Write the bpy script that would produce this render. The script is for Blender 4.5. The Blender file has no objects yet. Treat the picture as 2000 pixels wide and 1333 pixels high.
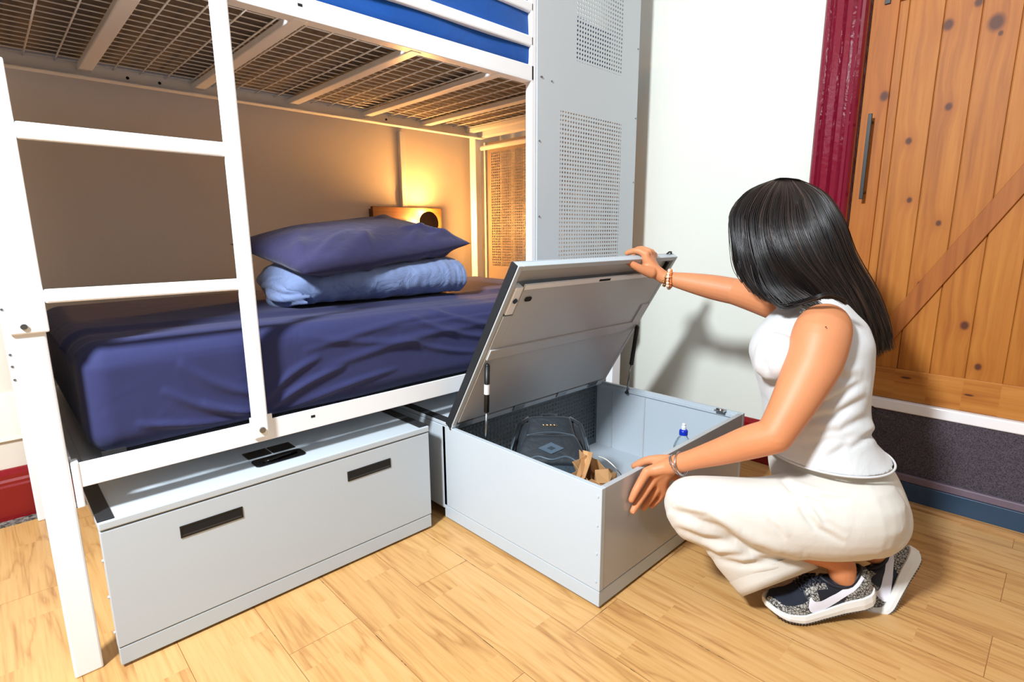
import bpy, bmesh, math, random
import numpy as np
from mathutils import Vector, Matrix, Euler
random.seed(7); np.random.seed(7)
D = bpy.data
col = bpy.context.scene.collection
scn = bpy.context.scene
V = Vector

# ------------------------------------------------------------------ camera
FOC = 1058.983
CP = V((-0.10128, -1.39731, 0.97289))
CM = (Matrix.Rotation(-0.76808205, 3, 'Z') @ Matrix.Rotation(1.37719215, 3, 'X') @ Matrix.Rotation(-0.0057279, 3, 'Z'))
cam_d = D.cameras.new('camera'); cam = D.objects.new('camera', cam_d); col.objects.link(cam)
cam.matrix_world = Matrix.Translation(CP) @ CM.to_4x4()
cam_d.sensor_width = 36; cam_d.lens = FOC * 36 / 2000; cam_d.clip_start = .02
scn.camera = cam
def P(u, v, d):            # a point seen at (u, v) of the survey photo, d metres ahead
    return CP + CM @ (V(((u - 1000) / FOC, -(v - 666.5) / FOC, -1)) * d)

# ------------------------------------------------------------------ world, lights, exposure
W = D.worlds.new('world'); scn.world = W; W.use_nodes = True
W.node_tree.nodes['Background'].inputs[0].default_value = (.84, .92, 1, 1)
W.node_tree.nodes['Background'].inputs[1].default_value = .17
def area(name, loc, target, size, power, color, spread=math.pi):
    l = D.lights.new(name, 'AREA'); l.shape = 'DISK'; l.size = size; l.energy = power; l.color = color; l.spread = spread
    o = D.objects.new(name, l); col.objects.link(o); o.location = loc
    o.rotation_euler = (V(target) - V(loc)).to_track_quat('-Z', 'Y').to_euler(); return o
area('ceiling_lamp_light', (-1.12, -.76, 2.36), (.9, -.3, .5), .34, 106, (.88, .945, 1))
area('room_light', (1.0, -2.2, 2.5), (1.1, -.2, .4), 1.2, 5, (.97, .99, 1))
vs = scn.view_settings; vs.view_transform = 'Standard'; vs.look = 'None'; vs.exposure = .5; vs.gamma = 1; vs.use_curve_mapping = False

# ------------------------------------------------------------------ materials
def srgb(r, g, b):
    f = lambda c: (c / 255) / 12.92 if c / 255 <= .04045 else ((c / 255 + .055) / 1.055) ** 2.4
    return (f(r), f(g), f(b), 1)
class NT:
    def __init__(s, name):
        s.m = D.materials.new(name); s.m.use_nodes = True; s.t = s.m.node_tree; s.b = s.t.nodes['Principled BSDF']
        s.tc = s.n('ShaderNodeTexCoord')
    def n(s, t, **k):
        x = s.t.nodes.new(t)
        for a, b in k.items():
            if hasattr(x, a): setattr(x, a, b)
        return x
    def l(s, a, b): s.t.links.new(a, b)
    def val(s, sock, v):
        if hasattr(v, 'links'): s.l(v, sock)
        else: sock.default_value = v
    def math(s, op, a, b=0, c=None, clamp=False):
        x = s.n('ShaderNodeMath', operation=op, use_clamp=clamp); s.val(x.inputs[0], a); s.val(x.inputs[1], b)
        if c is not None: s.val(x.inputs[2], c)
        return x.outputs[0]
    def mix(s, f, a, b, mode='MIX'):
        x = s.n('ShaderNodeMix', data_type='RGBA', blend_type=mode); s.val(x.inputs[0], f); s.val(x.inputs[6], a); s.val(x.inputs[7], b); return x.outputs[2]
    def map(s, scale=(1, 1, 1), loc=(0, 0, 0), rot=(0, 0, 0), src=None):
        x = s.n('ShaderNodeMapping'); x.inputs['Scale'].default_value = scale; x.inputs['Location'].default_value = loc; x.inputs['Rotation'].default_value = rot
        s.l(src or s.tc.outputs['Object'], x.inputs[0]); return x.outputs[0]
    def noise(s, vec, scale, detail=3, rough=.5, dist=0):
        x = s.n('ShaderNodeTexNoise'); s.l(vec, x.inputs['Vector']); x.inputs['Scale'].default_value = scale
        x.inputs['Detail'].default_value = detail; x.inputs['Roughness'].default_value = rough; x.inputs['Distortion'].default_value = dist; return x.outputs[0]
    def ramp(s, f, stops):
        x = s.n('ShaderNodeValToRGB'); s.l(f, x.inputs[0]); e = x.color_ramp.elements
        for i, (p, c) in enumerate(stops):
            if i > 1: e.new(p)
            e[i].position = p; e[i].color = c
        return x.outputs[0]
    def bump(s, h, strength=.3, dist=.002):
        x = s.n('ShaderNodeBump'); s.l(h, x.inputs['Height']); x.inputs['Strength'].default_value = strength; x.inputs['Distance'].default_value = dist
        s.l(x.outputs[0], s.b.inputs['Normal']); return x
    def base(s, c): s.val(s.b.inputs['Base Color'], c)
    def set(s, **k):
        for a, b in k.items(): s.val(s.b.inputs[a.replace('_', ' ')], b)
M = {}
def plain(key, rgb, rough=.5, metal=0, spec=.5, bump=None, mottle=0, msc=30, **k):
    a = NT(key); c = srgb(*rgb)
    if mottle:
        n = a.noise(a.map(), msc, 4)
        d = tuple(x * (1 - mottle) for x in c[:3]) + (1,)
        a.base(a.mix(n, d, c))
    else: a.base(c)
    a.set(Roughness=rough, Metallic=metal, Specular_IOR_Level=spec)
    if bump: a.bump(a.noise(a.map(), bump[0], 4), bump[1], bump[2])
    for q, v in k.items(): a.val(a.b.inputs[q.replace('_', ' ')], v)
    M[key] = a.m; return a
plain('white_metal', (244, 246, 248), .32, bump=(350, .04, .0005))
plain('grey_metal', (190, 200, 208), .38, spec=.45, bump=(500, .06, .0005), mottle=.04, msc=160)
plain('grey_gloss_shaded', (178, 180, 183), .18, spec=.6, bump=(500, .05, .0005))  # glossier copy of the drawer steel, with the open front's shade in its colour
plain('inner_metal', (184, 186, 188), .3, spec=.5, bump=(260, .08, .0005))
plain('black_plastic', (8, 8, 10), .45)
plain('black_gloss', (8, 8, 10), .12)
plain('black_rubber', (30, 32, 36), .6)
plain('dark_hole', (6, 6, 7), .8)
plain('chrome', (200, 200, 202), .18, 1)
plain('steel', (150, 152, 155), .3, 1)
plain('handle_dark', (44, 44, 48), .3)
plain('wall_white', (222, 225, 216), .55, bump=(45, .12, .003), mottle=.02, msc=6)
plain('wall_bunk', (220, 212, 200), .6, bump=(60, .15, .003), mottle=.04, msc=9)
plain('ceiling_white', (205, 208, 208), .8)
plain('maroon_gloss', (126, 18, 44), .16, spec=.6, bump=(45, .5, .003), mottle=.15, msc=8)
plain('red_gloss', (136, 12, 22), .2, spec=.6, bump=(35, .4, .002), mottle=.2, msc=12)
plain('white_gloss', (245, 243, 245), .3)
plain('mauve_paint', (120, 104, 118), .5, mottle=.3, msc=30)
plain('conduit_white', (232, 228, 218), .45)
plain('skin_dummy', (200, 130, 90), .5)
plain('sock', (20, 22, 30), .8)
plain('gold', (196, 158, 90), .3, .9)
plain('bead_pearl', (232, 200, 180), .25)
plain('bead_orange', (226, 128, 60), .35)
plain('string_white', (226, 226, 214), .7)
plain('cap_blue', (18, 52, 190), .3)
plain('cap_white', (236, 238, 242), .35)
plain('bag_badge', (66, 84, 100), .45)
plain('bag_trim', (70, 84, 96), .4)
plain('socket_black', (10, 9, 9), .5)
plain('disc_brown', (52, 28, 14), .6)
plain('nail', (236, 190, 178), .25)
plain('shoe_white', (238, 236, 230), .5)
plain('shoe_black', (24, 27, 38), .55, bump=(300, .2, .001))
plain('shoe_blacksuede', (22, 30, 44), .9, bump=(500, .3, .001))
plain('swoosh_white', (232, 230, 240), .45)
plain('shoe_tread', (92, 88, 84), .7)
plain('tag_white', (220, 220, 220), .5)

def fabric(key, rgb, rgb2, rough=.85, wr=(9, .5, .012), weave=900, sheen=.2, wstr=.15):
    a = NT(key); v = a.map()
    n = a.noise(v, 5, 4, .6, .4)
    a.base(a.mix(n, srgb(*rgb), srgb(*rgb2)))
    a.set(Roughness=rough, Sheen_Weight=sheen, Specular_IOR_Level=.45 if rough < .7 else .2)
    w1 = a.noise(a.map((1, 1, 1)), wr[0], 3, .5, .9)
    b1 = a.n('ShaderNodeBump'); a.l(w1, b1.inputs['Height']); b1.inputs['Strength'].default_value = wr[1]; b1.inputs['Distance'].default_value = wr[2]
    b2 = a.n('ShaderNodeBump'); a.l(a.noise(v, weave, 2), b2.inputs['Height']); b2.inputs['Strength'].default_value = wstr; b2.inputs['Distance'].default_value = .0008
    a.l(b1.outputs[0], b2.inputs['Normal']); a.l(b2.outputs[0], a.b.inputs['Normal'])
    M[key] = a.m; return a
fabric('sheet_navy', (42, 46, 86), (50, 54, 98), rough=.78, sheen=.12, wr=(7, .35, .012))
fabric('pillow_navy', (50, 48, 84), (62, 60, 100), wr=(12, .55, .01))
fabric('duvet_blue', (112, 130, 172), (132, 150, 190), wr=(16, .8, .012))
fabric('sheet_blue', (0, 70, 150), (0, 82, 168), wr=(9, .4, .01))
fabric('ticking', (84, 72, 62), (98, 84, 72), wr=(12, .2, .004))
fabric('linen_top', (208, 208, 208), (218, 219, 220), wr=(16, .35, .006), weave=700, wstr=.35)
fabric('linen_trousers', (214, 208, 198), (224, 219, 210), wr=(12, .35, .006), weave=700, wstr=.3)
fabric('bag_black', (17, 25, 33), (26, 38, 48), rough=.6, wr=(22, .5, .006), weave=500)
fabric('bag_front', (20, 38, 50), (30, 52, 66), rough=.6, wr=(30, .5, .006), weave=500)

def perforated(key, rgb, axes, u0, u1, v0, v1, pitch, r, rough=.4, extra=None, square=False):
    a = NT(key); a.base(srgb(*rgb)); a.set(Roughness=rough, Specular_IOR_Level=.4)
    s = a.n('ShaderNodeSeparateXYZ'); a.l(a.tc.outputs['Object'], s.inputs[0])
    cu, cv = s.outputs[axes[0]], s.outputs[axes[1]]
    def cell(c): return a.math('SUBTRACT', a.math('FRACT', a.math('DIVIDE', c, pitch)), .5)
    fu, fv = cell(cu), cell(cv)
    if square: d = a.math('MAXIMUM', a.math('ABSOLUTE', fu), a.math('ABSOLUTE', fv))
    else: d = a.math('SQRT', a.math('ADD', a.math('MULTIPLY', fu, fu), a.math('MULTIPLY', fv, fv)))
    hole = a.math('LESS_THAN', d, r / pitch)
    def inside(rect):
        x0, x1, y0, y1 = rect
        m = a.math('MULTIPLY', a.math('GREATER_THAN', cu, x0), a.math('LESS_THAN', cu, x1))
        return a.math('MULTIPLY', m, a.math('MULTIPLY', a.math('GREATER_THAN', cv, y0), a.math('LESS_THAN', cv, y1)))
    m = inside((u0, u1, v0, v1))
    for e in (extra or []): m = a.math('MAXIMUM', m, inside(e))
    al = a.math('SUBTRACT', 1, a.math('MULTIPLY', m, hole))
    a.val(a.b.inputs['Alpha'], al); M[key] = a.m
perforated('perf_front', (196, 203, 208), (0, 2), 1.541, 1.935, .55, 1.432, .0158, .0042, extra=[(1.624, 1.932, 1.622, 2.4)])
perforated('perf_head', (150, 138, 124), (1, 2), .16, .945, .80, 1.42, .0145, .0050, square=True)
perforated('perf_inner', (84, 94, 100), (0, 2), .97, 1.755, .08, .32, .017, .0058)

def wood_floor():
    a = NT('floor_laminate'); s = a.n('ShaderNodeSeparateXYZ'); a.l(a.tc.outputs['Object'], s.inputs[0])
    c = a.n('ShaderNodeCombineXYZ'); a.l(s.outputs[1], c.inputs[0]); a.l(s.outputs[0], c.inputs[1])
    mp = a.n('ShaderNodeMapping'); a.l(c.outputs[0], mp.inputs[0]); mp.inputs['Location'].default_value = (.226, -.112, 0)
    b = a.n('ShaderNodeTexBrick'); a.l(mp.outputs[0], b.inputs['Vector']); b.inputs['Scale'].default_value = 1
    b.inputs['Brick Width'].default_value = 1.15; b.inputs['Row Height'].default_value = .18; b.inputs['Mortar Size'].default_value = .0009
    b.inputs['Mortar Smooth'].default_value = .1; b.offset = .37; b.offset_frequency = 2
    b.inputs['Color1'].default_value = (0, 0, 0, 1); b.inputs['Color2'].default_value = (1, 1, 1, 1); b.inputs['Mortar'].default_value = (.5, .5, .5, 1)
    b2 = a.n('ShaderNodeTexBrick'); mp2 = a.n('ShaderNodeMapping'); a.l(c.outputs[0], mp2.inputs[0]); mp2.inputs['Location'].default_value = (.1, -.112, 0)
    a.l(mp2.outputs[0], b2.inputs['Vector']); b2.inputs['Scale'].default_value = 1; b2.inputs['Brick Width'].default_value = .47; b2.inputs['Row Height'].default_value = .09
    b2.inputs['Mortar Size'].default_value = 0; b2.offset = .43
    b2.inputs['Color1'].default_value = (0, 0, 0, 1); b2.inputs['Color2'].default_value = (1, 1, 1, 1)
    # per strip offset for grain
    off = a.math('MULTIPLY', b2.outputs['Color'], 7.3); off2 = a.math('MULTIPLY', b.outputs['Color'], 3.1)
    gy = a.math('ADD', a.math('MULTIPLY', s.outputs[1], 1.0), off)
    gx = a.math('ADD', s.outputs[0], off2)
    g = a.n('ShaderNodeCombineXYZ'); a.l(gx, g.inputs[0]); a.l(gy, g.inputs[1])
    fine = a.noise(a.map((70, 2.6, 1), src=g.outputs[0]), 1.5, 6, .62)
    cath = a.noise(a.map((14, 1.5, 1), src=g.outputs[0]), 1.0, 3, .5, .6)
    rings = a.math('PINGPONG', a.math('MULTIPLY', cath, 9), 1)
    tone = a.math('ADD', a.math('MULTIPLY', b2.outputs['Color'], .22), a.math('MULTIPLY', a.math('POWER', a.math('SUBTRACT', 1, rings), 3), .35))
    streak = a.math('POWER', fine, 2.2)
    t = a.math('ADD', tone, a.math('MULTIPLY', streak, 1.15), clamp=True)
    colr = a.ramp(t, [(0, srgb(216, 176, 120)), (.45, srgb(202, 154, 94)), (1, srgb(150, 96, 48))])
    wear = a.noise(a.map(), 2.3, 4)
    colr = a.mix(a.math('MULTIPLY', wear, .3), colr, srgb(210, 164, 108))
    colr = a.mix(b.outputs['Fac'], colr, srgb(150, 104, 60))
    # worn dark cracks at the joints
    cr = a.noise(a.map((3, 9, 1)), 2.2, 2); joint = b.outputs['Fac']
    crack = a.math('MULTIPLY', joint, a.math('GREATER_THAN', cr, .62))
    colr = a.mix(crack, colr, srgb(50, 36, 24))
    a.base(colr); a.set(Roughness=.33, Specular_IOR_Level=.4)
    a.bump(a.math('ADD', a.math('MULTIPLY', fine, .3), a.math('MULTIPLY', joint, -1)), .12, .001)
    M['floor'] = a.m
wood_floor()

KNOTS = [(-.855, 1.437, .016), (-1.007, 1.627, .018), (-1.126, 1.604, .026), (-1.037, 1.375, .013), (-.94, 1.28, .012), (-1.076, 1.674, .014),
         (-.964, 1.083, .010), (-1.054, 1.003, .010), (-1.025, .797, .009), (-1.163, .666, .015), (-1.214, .532, .012), (-1.14, 1.57, .008),
         (-1.3, 1.3, .015), (-1.4, .9, .015), (-1.35, 1.6, .014), (-.9, 2.0, .015), (-1.2, 1.95, .014)]
def pine(key, light, mid, dark, rot=0, knots=KNOTS, horizontal=False):
    a = NT(key); s = a.n('ShaderNodeSeparateXYZ'); a.l(a.tc.outputs['Object'], s.inputs[0])
    y, z = s.outputs[1], s.outputs[2]
    kn = None; halo = None
    for (ky, kz, kr) in knots:
        dy = a.math('SUBTRACT', y, ky); dz = a.math('MULTIPLY', a.math('SUBTRACT', z, kz), .8 if not horizontal else 2.2)
        if horizontal: dy = a.math('MULTIPLY', dy, .6)
        d = a.math('SQRT', a.math('ADD', a.math('MULTIPLY', dy, dy), a.math('MULTIPLY', dz, dz)))
        k = a.math('SUBTRACT', 1, a.math('DIVIDE', d, kr), clamp=True)
        h = a.math('SUBTRACT', 1, a.math('DIVIDE', d, kr * 4.5), clamp=True)
        kn = k if kn is None else a.math('MAXIMUM', kn, k); halo = h if halo is None else a.math('MAXIMUM', halo, h)
    if kn is None: kn = halo = a.math('ADD', 0, 0)
    board = a.math('FLOOR', a.math('DIVIDE', a.math('ADD', y, .895), .0965))
    gy = a.math('ADD', a.math('MULTIPLY', y, 1), a.math('MULTIPLY', board, 0.77))
    gz = a.math('ADD', z, a.math('MULTIPLY', board, 3.7))
    gy2 = a.math('ADD', gy, a.math('MULTIPLY', halo, .012))
    g = a.n('ShaderNodeCombineXYZ'); a.l(gy2, g.inputs[0]); a.l(gz, g.inputs[1])
    sc = (60, 2.2, 1) if not horizontal else (2.2, 60, 1)
    n = a.noise(a.map(sc, src=g.outputs[0], rot=(0, 0, rot)), 1, 5, .6, .5)
    n2 = a.noise(a.map((9, .9, 1) if not horizontal else (.9, 9, 1), src=g.outputs[0]), 1, 3, .5, .8)
    t = a.math('ADD', a.math('MULTIPLY', n, .6), a.math('MULTIPLY', n2, .5))
    c = a.ramp(t, [(.3, srgb(*light)), (.55, srgb(*mid)), (.78, srgb(*dark))])
    c = a.mix(a.math('MULTIPLY', a.math('POWER', halo, 2), .55), c, srgb(150, 78, 26))
    c = a.mix(a.math('MULTIPLY', kn, 2, clamp=True), c, srgb(88, 46, 26))
    a.base(c); a.set(Roughness=.52, Specular_IOR_Level=.3)
    a.bump(n, .08, .001); M[key] = a.m
pine('pine_boards', (190, 124, 50), (172, 104, 36), (138, 74, 22))
pine('pine_stile', (186, 114, 40), (170, 98, 30), (136, 72, 20), knots=[(-.855, 1.437, .017)])
pine('pine_brace', (176, 108, 46), (158, 90, 34), (126, 64, 22), knots=[])
pine('pine_rail', (198, 136, 68), (182, 116, 48), (148, 84, 30), knots=[(-1.025, .461, .012), (-1.203, .434, .010)], horizontal=True)
pine('box_timber', (116, 72, 36), (96, 58, 27), (68, 40, 18), knots=[], horizontal=True)

def carpet():
    a = NT('carpet'); n = a.noise(a.map(), 320, 3, .7)
    a.base(a.ramp(n, [(.35, srgb(52, 48, 54)), (.65, srgb(104, 96, 104))])); a.set(Roughness=.95, Specular_IOR_Level=.1)
    a.bump(n, .7, .004); M['carpet'] = a.m
    a = NT('blue_chipped'); n = a.noise(a.map((1, 1, 1)), 26, 3, .6)
    a.base(a.mix(a.math('GREATER_THAN', n, .73), srgb(38, 66, 92), srgb(196, 200, 204))); a.set(Roughness=.35); a.bump(a.noise(a.map(), 18, 3), .3, .002)
    M['blue_paint'] = a.m
    a = NT('bead_wood'); n = a.noise(a.map((60, 3, 60)), 1, 4, .6)
    a.base(a.ramp(n, [(.3, srgb(196, 150, 92)), (.7, srgb(140, 92, 46))])); a.set(Roughness=.45); M['bead'] = a.m
    a = NT('rubble'); n = a.noise(a.map(), 70, 4, .7)
    a.base(a.ramp(n, [(.38, srgb(40, 36, 34)), (.62, srgb(150, 142, 134))])); a.set(Roughness=.9); a.bump(n, .8, .006); M['rubble'] = a.m
    a = NT('kraft_paper'); n = a.noise(a.map(), 14, 4, .6); n2 = a.noise(a.map(), 200, 2)
    a.base(a.mix(n, srgb(196, 152, 104), srgb(176, 130, 84))); a.set(Roughness=.8); a.bump(n2, .15, .001); M['kraft'] = a.m
    a = NT('water_bottle'); a.base(srgb(222, 234, 240)); a.set(Roughness=.08, Transmission_Weight=.85, IOR=1.2); M['bottle'] = a.m
    a = NT('skin'); n = a.noise(a.map(), 9, 4, .6); n2 = a.noise(a.map(), 240, 2, .6)
    a.base(a.mix(n, srgb(216, 146, 102), srgb(202, 128, 84))); a.set(Roughness=.5, Specular_IOR_Level=.4, Subsurface_Weight=.12, Subsurface_Scale=.01)
    a.b.inputs['Subsurface Radius'].default_value = (1, .35, .2)
    a.bump(n2, .08, .0006); M['skin'] = a.m
    a = NT('hair'); at = a.n('ShaderNodeAttribute'); at.attribute_name = 'strand'
    a.base(a.ramp(at.outputs['Fac'], [(0, srgb(10, 7, 8)), (.6, srgb(30, 21, 20)), (1, srgb(88, 62, 52))])); a.set(Roughness=.38, Specular_IOR_Level=.7); M['hair'] = a.m
    plain('hair_base', (20, 14, 13), .5)
    a = NT('elephant_print'); vo = a.n('ShaderNodeTexVoronoi', feature='DISTANCE_TO_EDGE'); vo.inputs['Scale'].default_value = 135
    nn = a.noise(a.map(), 60, 2); mp = a.n('ShaderNodeVectorMath', operation='ADD'); a.l(a.tc.outputs['Object'], mp.inputs[0])
    cc = a.n('ShaderNodeCombineXYZ'); a.l(a.math('MULTIPLY', nn, .02), cc.inputs[0]); a.l(a.math('MULTIPLY', nn, -.015), cc.inputs[2]); a.l(cc.outputs[0], mp.inputs[1]); a.l(mp.outputs[0], vo.inputs['Vector'])
    a.base(a.mix(a.math('LESS_THAN', vo.outputs['Distance'], .09), srgb(164, 160, 152), srgb(44, 42, 42))); a.set(Roughness=.6); M['elephant'] = a.m
    a = NT('lamp_glow'); a.base((1, .7, .3, 1)); a.b.inputs['Emission Color'].default_value = (1, .55, .18, 1); a.b.inputs['Emission Strength'].default_value = 14; M['lamp_glow'] = a.m
carpet()

# ------------------------------------------------------------------ builders
class MB:
    def __init__(s): s.v = []; s.f = []
    def add(s, vs_, fs_):
        b = len(s.v); s.v += [V(x) for x in vs_]; s.f += [tuple(b + i for i in f) for f in fs_]; return s
    def box(s, x0, x1, y0, y1, z0, z1, X=None):
        vs_ = [V((x, y, z)) for z in (z0, z1) for y in (y0, y1) for x in (x0, x1)]
        if X: vs_ = [X @ q for q in vs_]
        return s.add(vs_, [(0, 2, 3, 1), (4, 5, 7, 6), (0, 1, 5, 4), (2, 6, 7, 3), (0, 4, 6, 2), (1, 3, 7, 5)])
    def tube(s, pts, r, n=8, cap=True, up=V((0, 0, 1)), flat=1):
        pts = [V(p) for p in pts]; k = len(pts); R = r if isinstance(r, (list, tuple)) else [r] * k; b = len(s.v)
        for i, p in enumerate(pts):
            t = (pts[min(i + 1, k - 1)] - pts[max(i - 1, 0)]).normalized()
            a = t.cross(up);
            if a.length < 1e-3: a = t.cross(V((1, 0, 0)))
            a.normalize(); c = a.cross(t)
            for j in range(n):
                th = 2 * math.pi * j / n; s.v.append(p + a * math.cos(th) * R[i] + c * math.sin(th) * R[i] * flat)
        for i in range(k - 1):
            for j in range(n):
                j2 = (j + 1) % n; s.f.append((b + i * n + j, b + i * n + j2, b + (i + 1) * n + j2, b + (i + 1) * n + j))
        if cap: s.f.append(tuple(b + j for j in reversed(range(n)))); s.f.append(tuple(b + (k - 1) * n + j for j in range(n)))
        return s
    def prism(s, poly, A, X=None, closed=True):      # poly: list of 3D points, A: extrusion vector
        n = len(poly); a = [V(p) for p in poly]; A = V(A); vs_ = a + [p + A for p in a]
        if X: vs_ = [X @ q for q in vs_]
        fs_ = [(i, (i + 1) % n, n + (i + 1) % n, n + i) for i in range(n)] + [tuple(reversed(range(n))), tuple(range(n, 2 * n))]
        return s.add(vs_, fs_)
    def rings(s, rs, cap=True):                      # rs: list of rings (equal count of points)
        b = len(s.v); n = len(rs[0])
        for r in rs: s.v += [V(p) for p in r]
        for i in range(len(rs) - 1):
            for j in range(n):
                j2 = (j + 1) % n; s.f.append((b + i * n + j, b + i * n + j2, b + (i + 1) * n + j2, b + (i + 1) * n + j))
        if cap: s.f.append(tuple(b + j for j in reversed(range(n)))); s.f.append(tuple(b + (len(rs) - 1) * n + j for j in range(n)))
        return s
    def ball(s, c, rx, ry=None, rz=None, nu=16, nv=10, X=None):
        ry = ry or rx; rz = rz or rx; c = V(c); rs = []
        for i in range(1, nv):
            ph = math.pi * i / nv; ring = []
            for j in range(nu):
                th = 2 * math.pi * j / nu; q = V((rx * math.sin(ph) * math.cos(th), ry * math.sin(ph) * math.sin(th), -rz * math.cos(ph)))
                ring.append(c + (X @ q if X else q))
            rs.append(ring)
        return s.rings(rs)
    def mesh(s, name):
        me = D.meshes.new(name); me.from_pydata([tuple(q) for q in s.v], [], s.f)
        bm = bmesh.new(); bm.from_mesh(me); bmesh.ops.recalc_face_normals(bm, faces=bm.faces); bm.to_mesh(me); bm.free(); return me
    def build(s, name, mat, parent=None, bevel=0, smooth=False, seg=2):
        me = s.mesh(name); return put(name, me, mat, parent, bevel, smooth, seg)
def root_of(p):
    while p.parent: p = p.parent
    return p
def put(name, me, mat, parent=None, bevel=0, smooth=False, seg=2):
    o = D.objects.new(name, me); col.objects.link(o)
    mats = mat if isinstance(mat, list) else [mat]
    for m in mats: me.materials.append(M[m] if isinstance(m, str) else m)
    if parent:
        o.parent = parent; o.matrix_parent_inverse = Matrix.Translation(-root_of(parent).location)
        if parent.parent: o.matrix_parent_inverse = Matrix.Identity(4)
    if bevel:
        b = o.modifiers.new('bevel', 'BEVEL'); b.width = bevel; b.segments = seg; b.limit_method = 'ANGLE'; b.angle_limit = math.radians(40)
    if smooth:
        for p in me.polygons: p.use_smooth = True
    return o
def thing(name, label, cat, loc=(0, 0, 0), group=None):
    o = D.objects.new(name, None); col.objects.link(o); o.location = loc; o.empty_display_size = .05
    o['label'] = label; o['category'] = cat
    if group: o['group'] = group
    return o
def tag(o, label, cat, group=None):
    o['label'] = label; o['category'] = cat
    if group: o['group'] = group
    return o
def struct(o, label=None):
    o['kind'] = 'structure'
    if label: o['label'] = label
    return o
def lofts(pts, n=10):      # smooth Catmull-Rom through points (any dimension lists)
    pts = [np.array(p, float) for p in pts]; out = []
    for i in range(len(pts) - 1):
        p0 = pts[max(i - 1, 0)]; p1 = pts[i]; p2 = pts[i + 1]; p3 = pts[min(i + 2, len(pts) - 1)]
        for k in range(n):
            t = k / n; out.append(.5 * ((2 * p1) + (-p0 + p2) * t + (2 * p0 - 5 * p1 + 4 * p2 - p3) * t * t + (-p0 + 3 * p1 - 3 * p2 + p3) * t ** 3))
    out.append(pts[-1]); return out

# ------------------------------------------------------------------ room shell
struct(MB().box(-3.2, 2.3, -3.6, 1.2, -.06, 0).build('floor', 'floor'))
struct(MB().box(-3.2, 2.4, 1.09, 1.2, 0, 2.75).build('wall_back', 'wall_bunk'))
struct(MB().box(2.21, 2.33, -.66, 1.2, 0, 2.75).box(2.21, 2.33, -3.6, -2.0, 0, 2.75).box(2.25, 2.33, -2.0, -.66, 0, 2.75).build('wall_right', 'wall_white'))
struct(MB().box(-3.2, 2.4, -3.6, 1.2, 2.75, 2.82).build('ceiling', 'ceiling_white'))
prof = [(0, 0), (.022, 0), (.022, .125), (.018, .132), (.018, .142), (.012, .15), (.012, .165), (.005, .182), (0, .185)]
struct(MB().prism([(-3.2, 1.09 - d, h) for d, h in prof], (5.3, 0, 0)).build('baseboard_back', 'red_gloss'), 'glossy red skirting along the back wall')
struct(MB().prism([(2.21 - d, -.645, h) for d, h in prof], (0, 1.7, 0)).build('baseboard_right', 'red_gloss'), 'glossy red skirting below the white right wall')
struct(MB().box(-3.2, -.02, 1.079, 1.09, .285, .293).box(-3.2, -.02, 1.083, 1.09, .293, .45).build('trim_6', 'conduit_white', bevel=.001), 'low cream rail on the wall above the red skirting')
struct(MB().box(-3.2, .4, 1.03, 1.07, 0, .006).build('trim_7', 'rubble'), 'dusty gap along the foot of the red skirting')
# door surround on right wall
ap = [(-.650, 0), (-.650, .022), (-.657, .03), (-.668, .03), (-.672, .024), (-.678, .03), (-.684, .024), (-.690, .03), (-.712, .032), (-.718, .024), (-.726, .034), (-.742, .036), (-.752, .026), (-.764, .03), (-.772, .04), (-.780, .034), (-.786, .02), (-.786, -.02), (-.65, -.02)]
struct(MB().prism([(2.21 - d, y, 0) for y, d in ap], (0, 0, 2.7)).build('trim_1', 'maroon_gloss'), 'glossy maroon moulded door surround')
struct(MB().box(2.2, 2.3, -2.0, -.786, .337, .375).build('trim_2', 'white_gloss', bevel=.004), 'white step nosing below the pine door')
struct(MB().box(2.205, 2.3, -2.0, -.70, .1, .337).build('trim_3', 'carpet'), 'dark carpeted step riser below the pine door')
struct(MB().box(2.193, 2.3, -2.0, -.70, .084, .112).build('trim_4', 'mauve_paint', bevel=.004), 'mauve painted ledge below the carpeted riser')
struct(MB().box(2.19, 2.3, -2.0, -.70, 0, .084).build('baseboard_step', 'blue_paint', bevel=.002), 'chipped dark blue plinth board')
struct(MB().prism([(2.19, -2.0, 0), (2.168, -2.0, 0), (2.17, -2.0, .009), (2.178, -2.0, .016), (2.19, -2.0, .018)], (0, 1.30, 0)).build('trim_5', 'bead'), 'wooden floor bead in front of the blue plinth')

door = thing('door_1', 'knotty orange pine plank door with diagonal brace and black bar handle', 'door', (2.23, -1.2, .376)); door['kind'] = 'structure'
m = MB(); edges = [-.865, -.895, -.993, -1.089, -1.185, -1.2815, -1.378, -1.4745, -1.571, -1.6675]
for a_, b_ in zip(edges[1:], edges[:-1]): m.box(2.232, 2.25, a_ + .0012, b_ - .0012, .4, 2.5)
m.box(2.238, 2.25, -1.66, -.87, .4, 2.5); m.build('door_planks', 'pine_boards', door, bevel=.002)
MB().box(2.222, 2.25, -.868, -.79, .376, 2.5).build('door_stile', 'pine_stile', door, bevel=.002)
MB().box(2.222, 2.25, -1.75, -1.66, .376, 2.5).build('door_stile', 'pine_stile', door, bevel=.002)
MB().box(2.2225, 2.25, -1.66, -.868, .376, .488).build('door_rail', 'pine_rail', door, bevel=.002)
MB().box(2.2225, 2.25, -1.66, -.868, 1.735, 1.84).build('door_rail', 'pine_rail', door, bevel=.002)
dv = V((0, -1.241 + .925, 1.192 - .575)).normalized(); nv = V((0, dv.z, -dv.y))
bs = V((2.2222, -.868, .49))
m = MB(); poly = [(2.2222, -.868, .488), (2.2222, -.906, .488), (2.2222, -1.66, 1.765), (2.2222, -1.66, 1.9), (2.2222, -.868, .61)]
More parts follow.
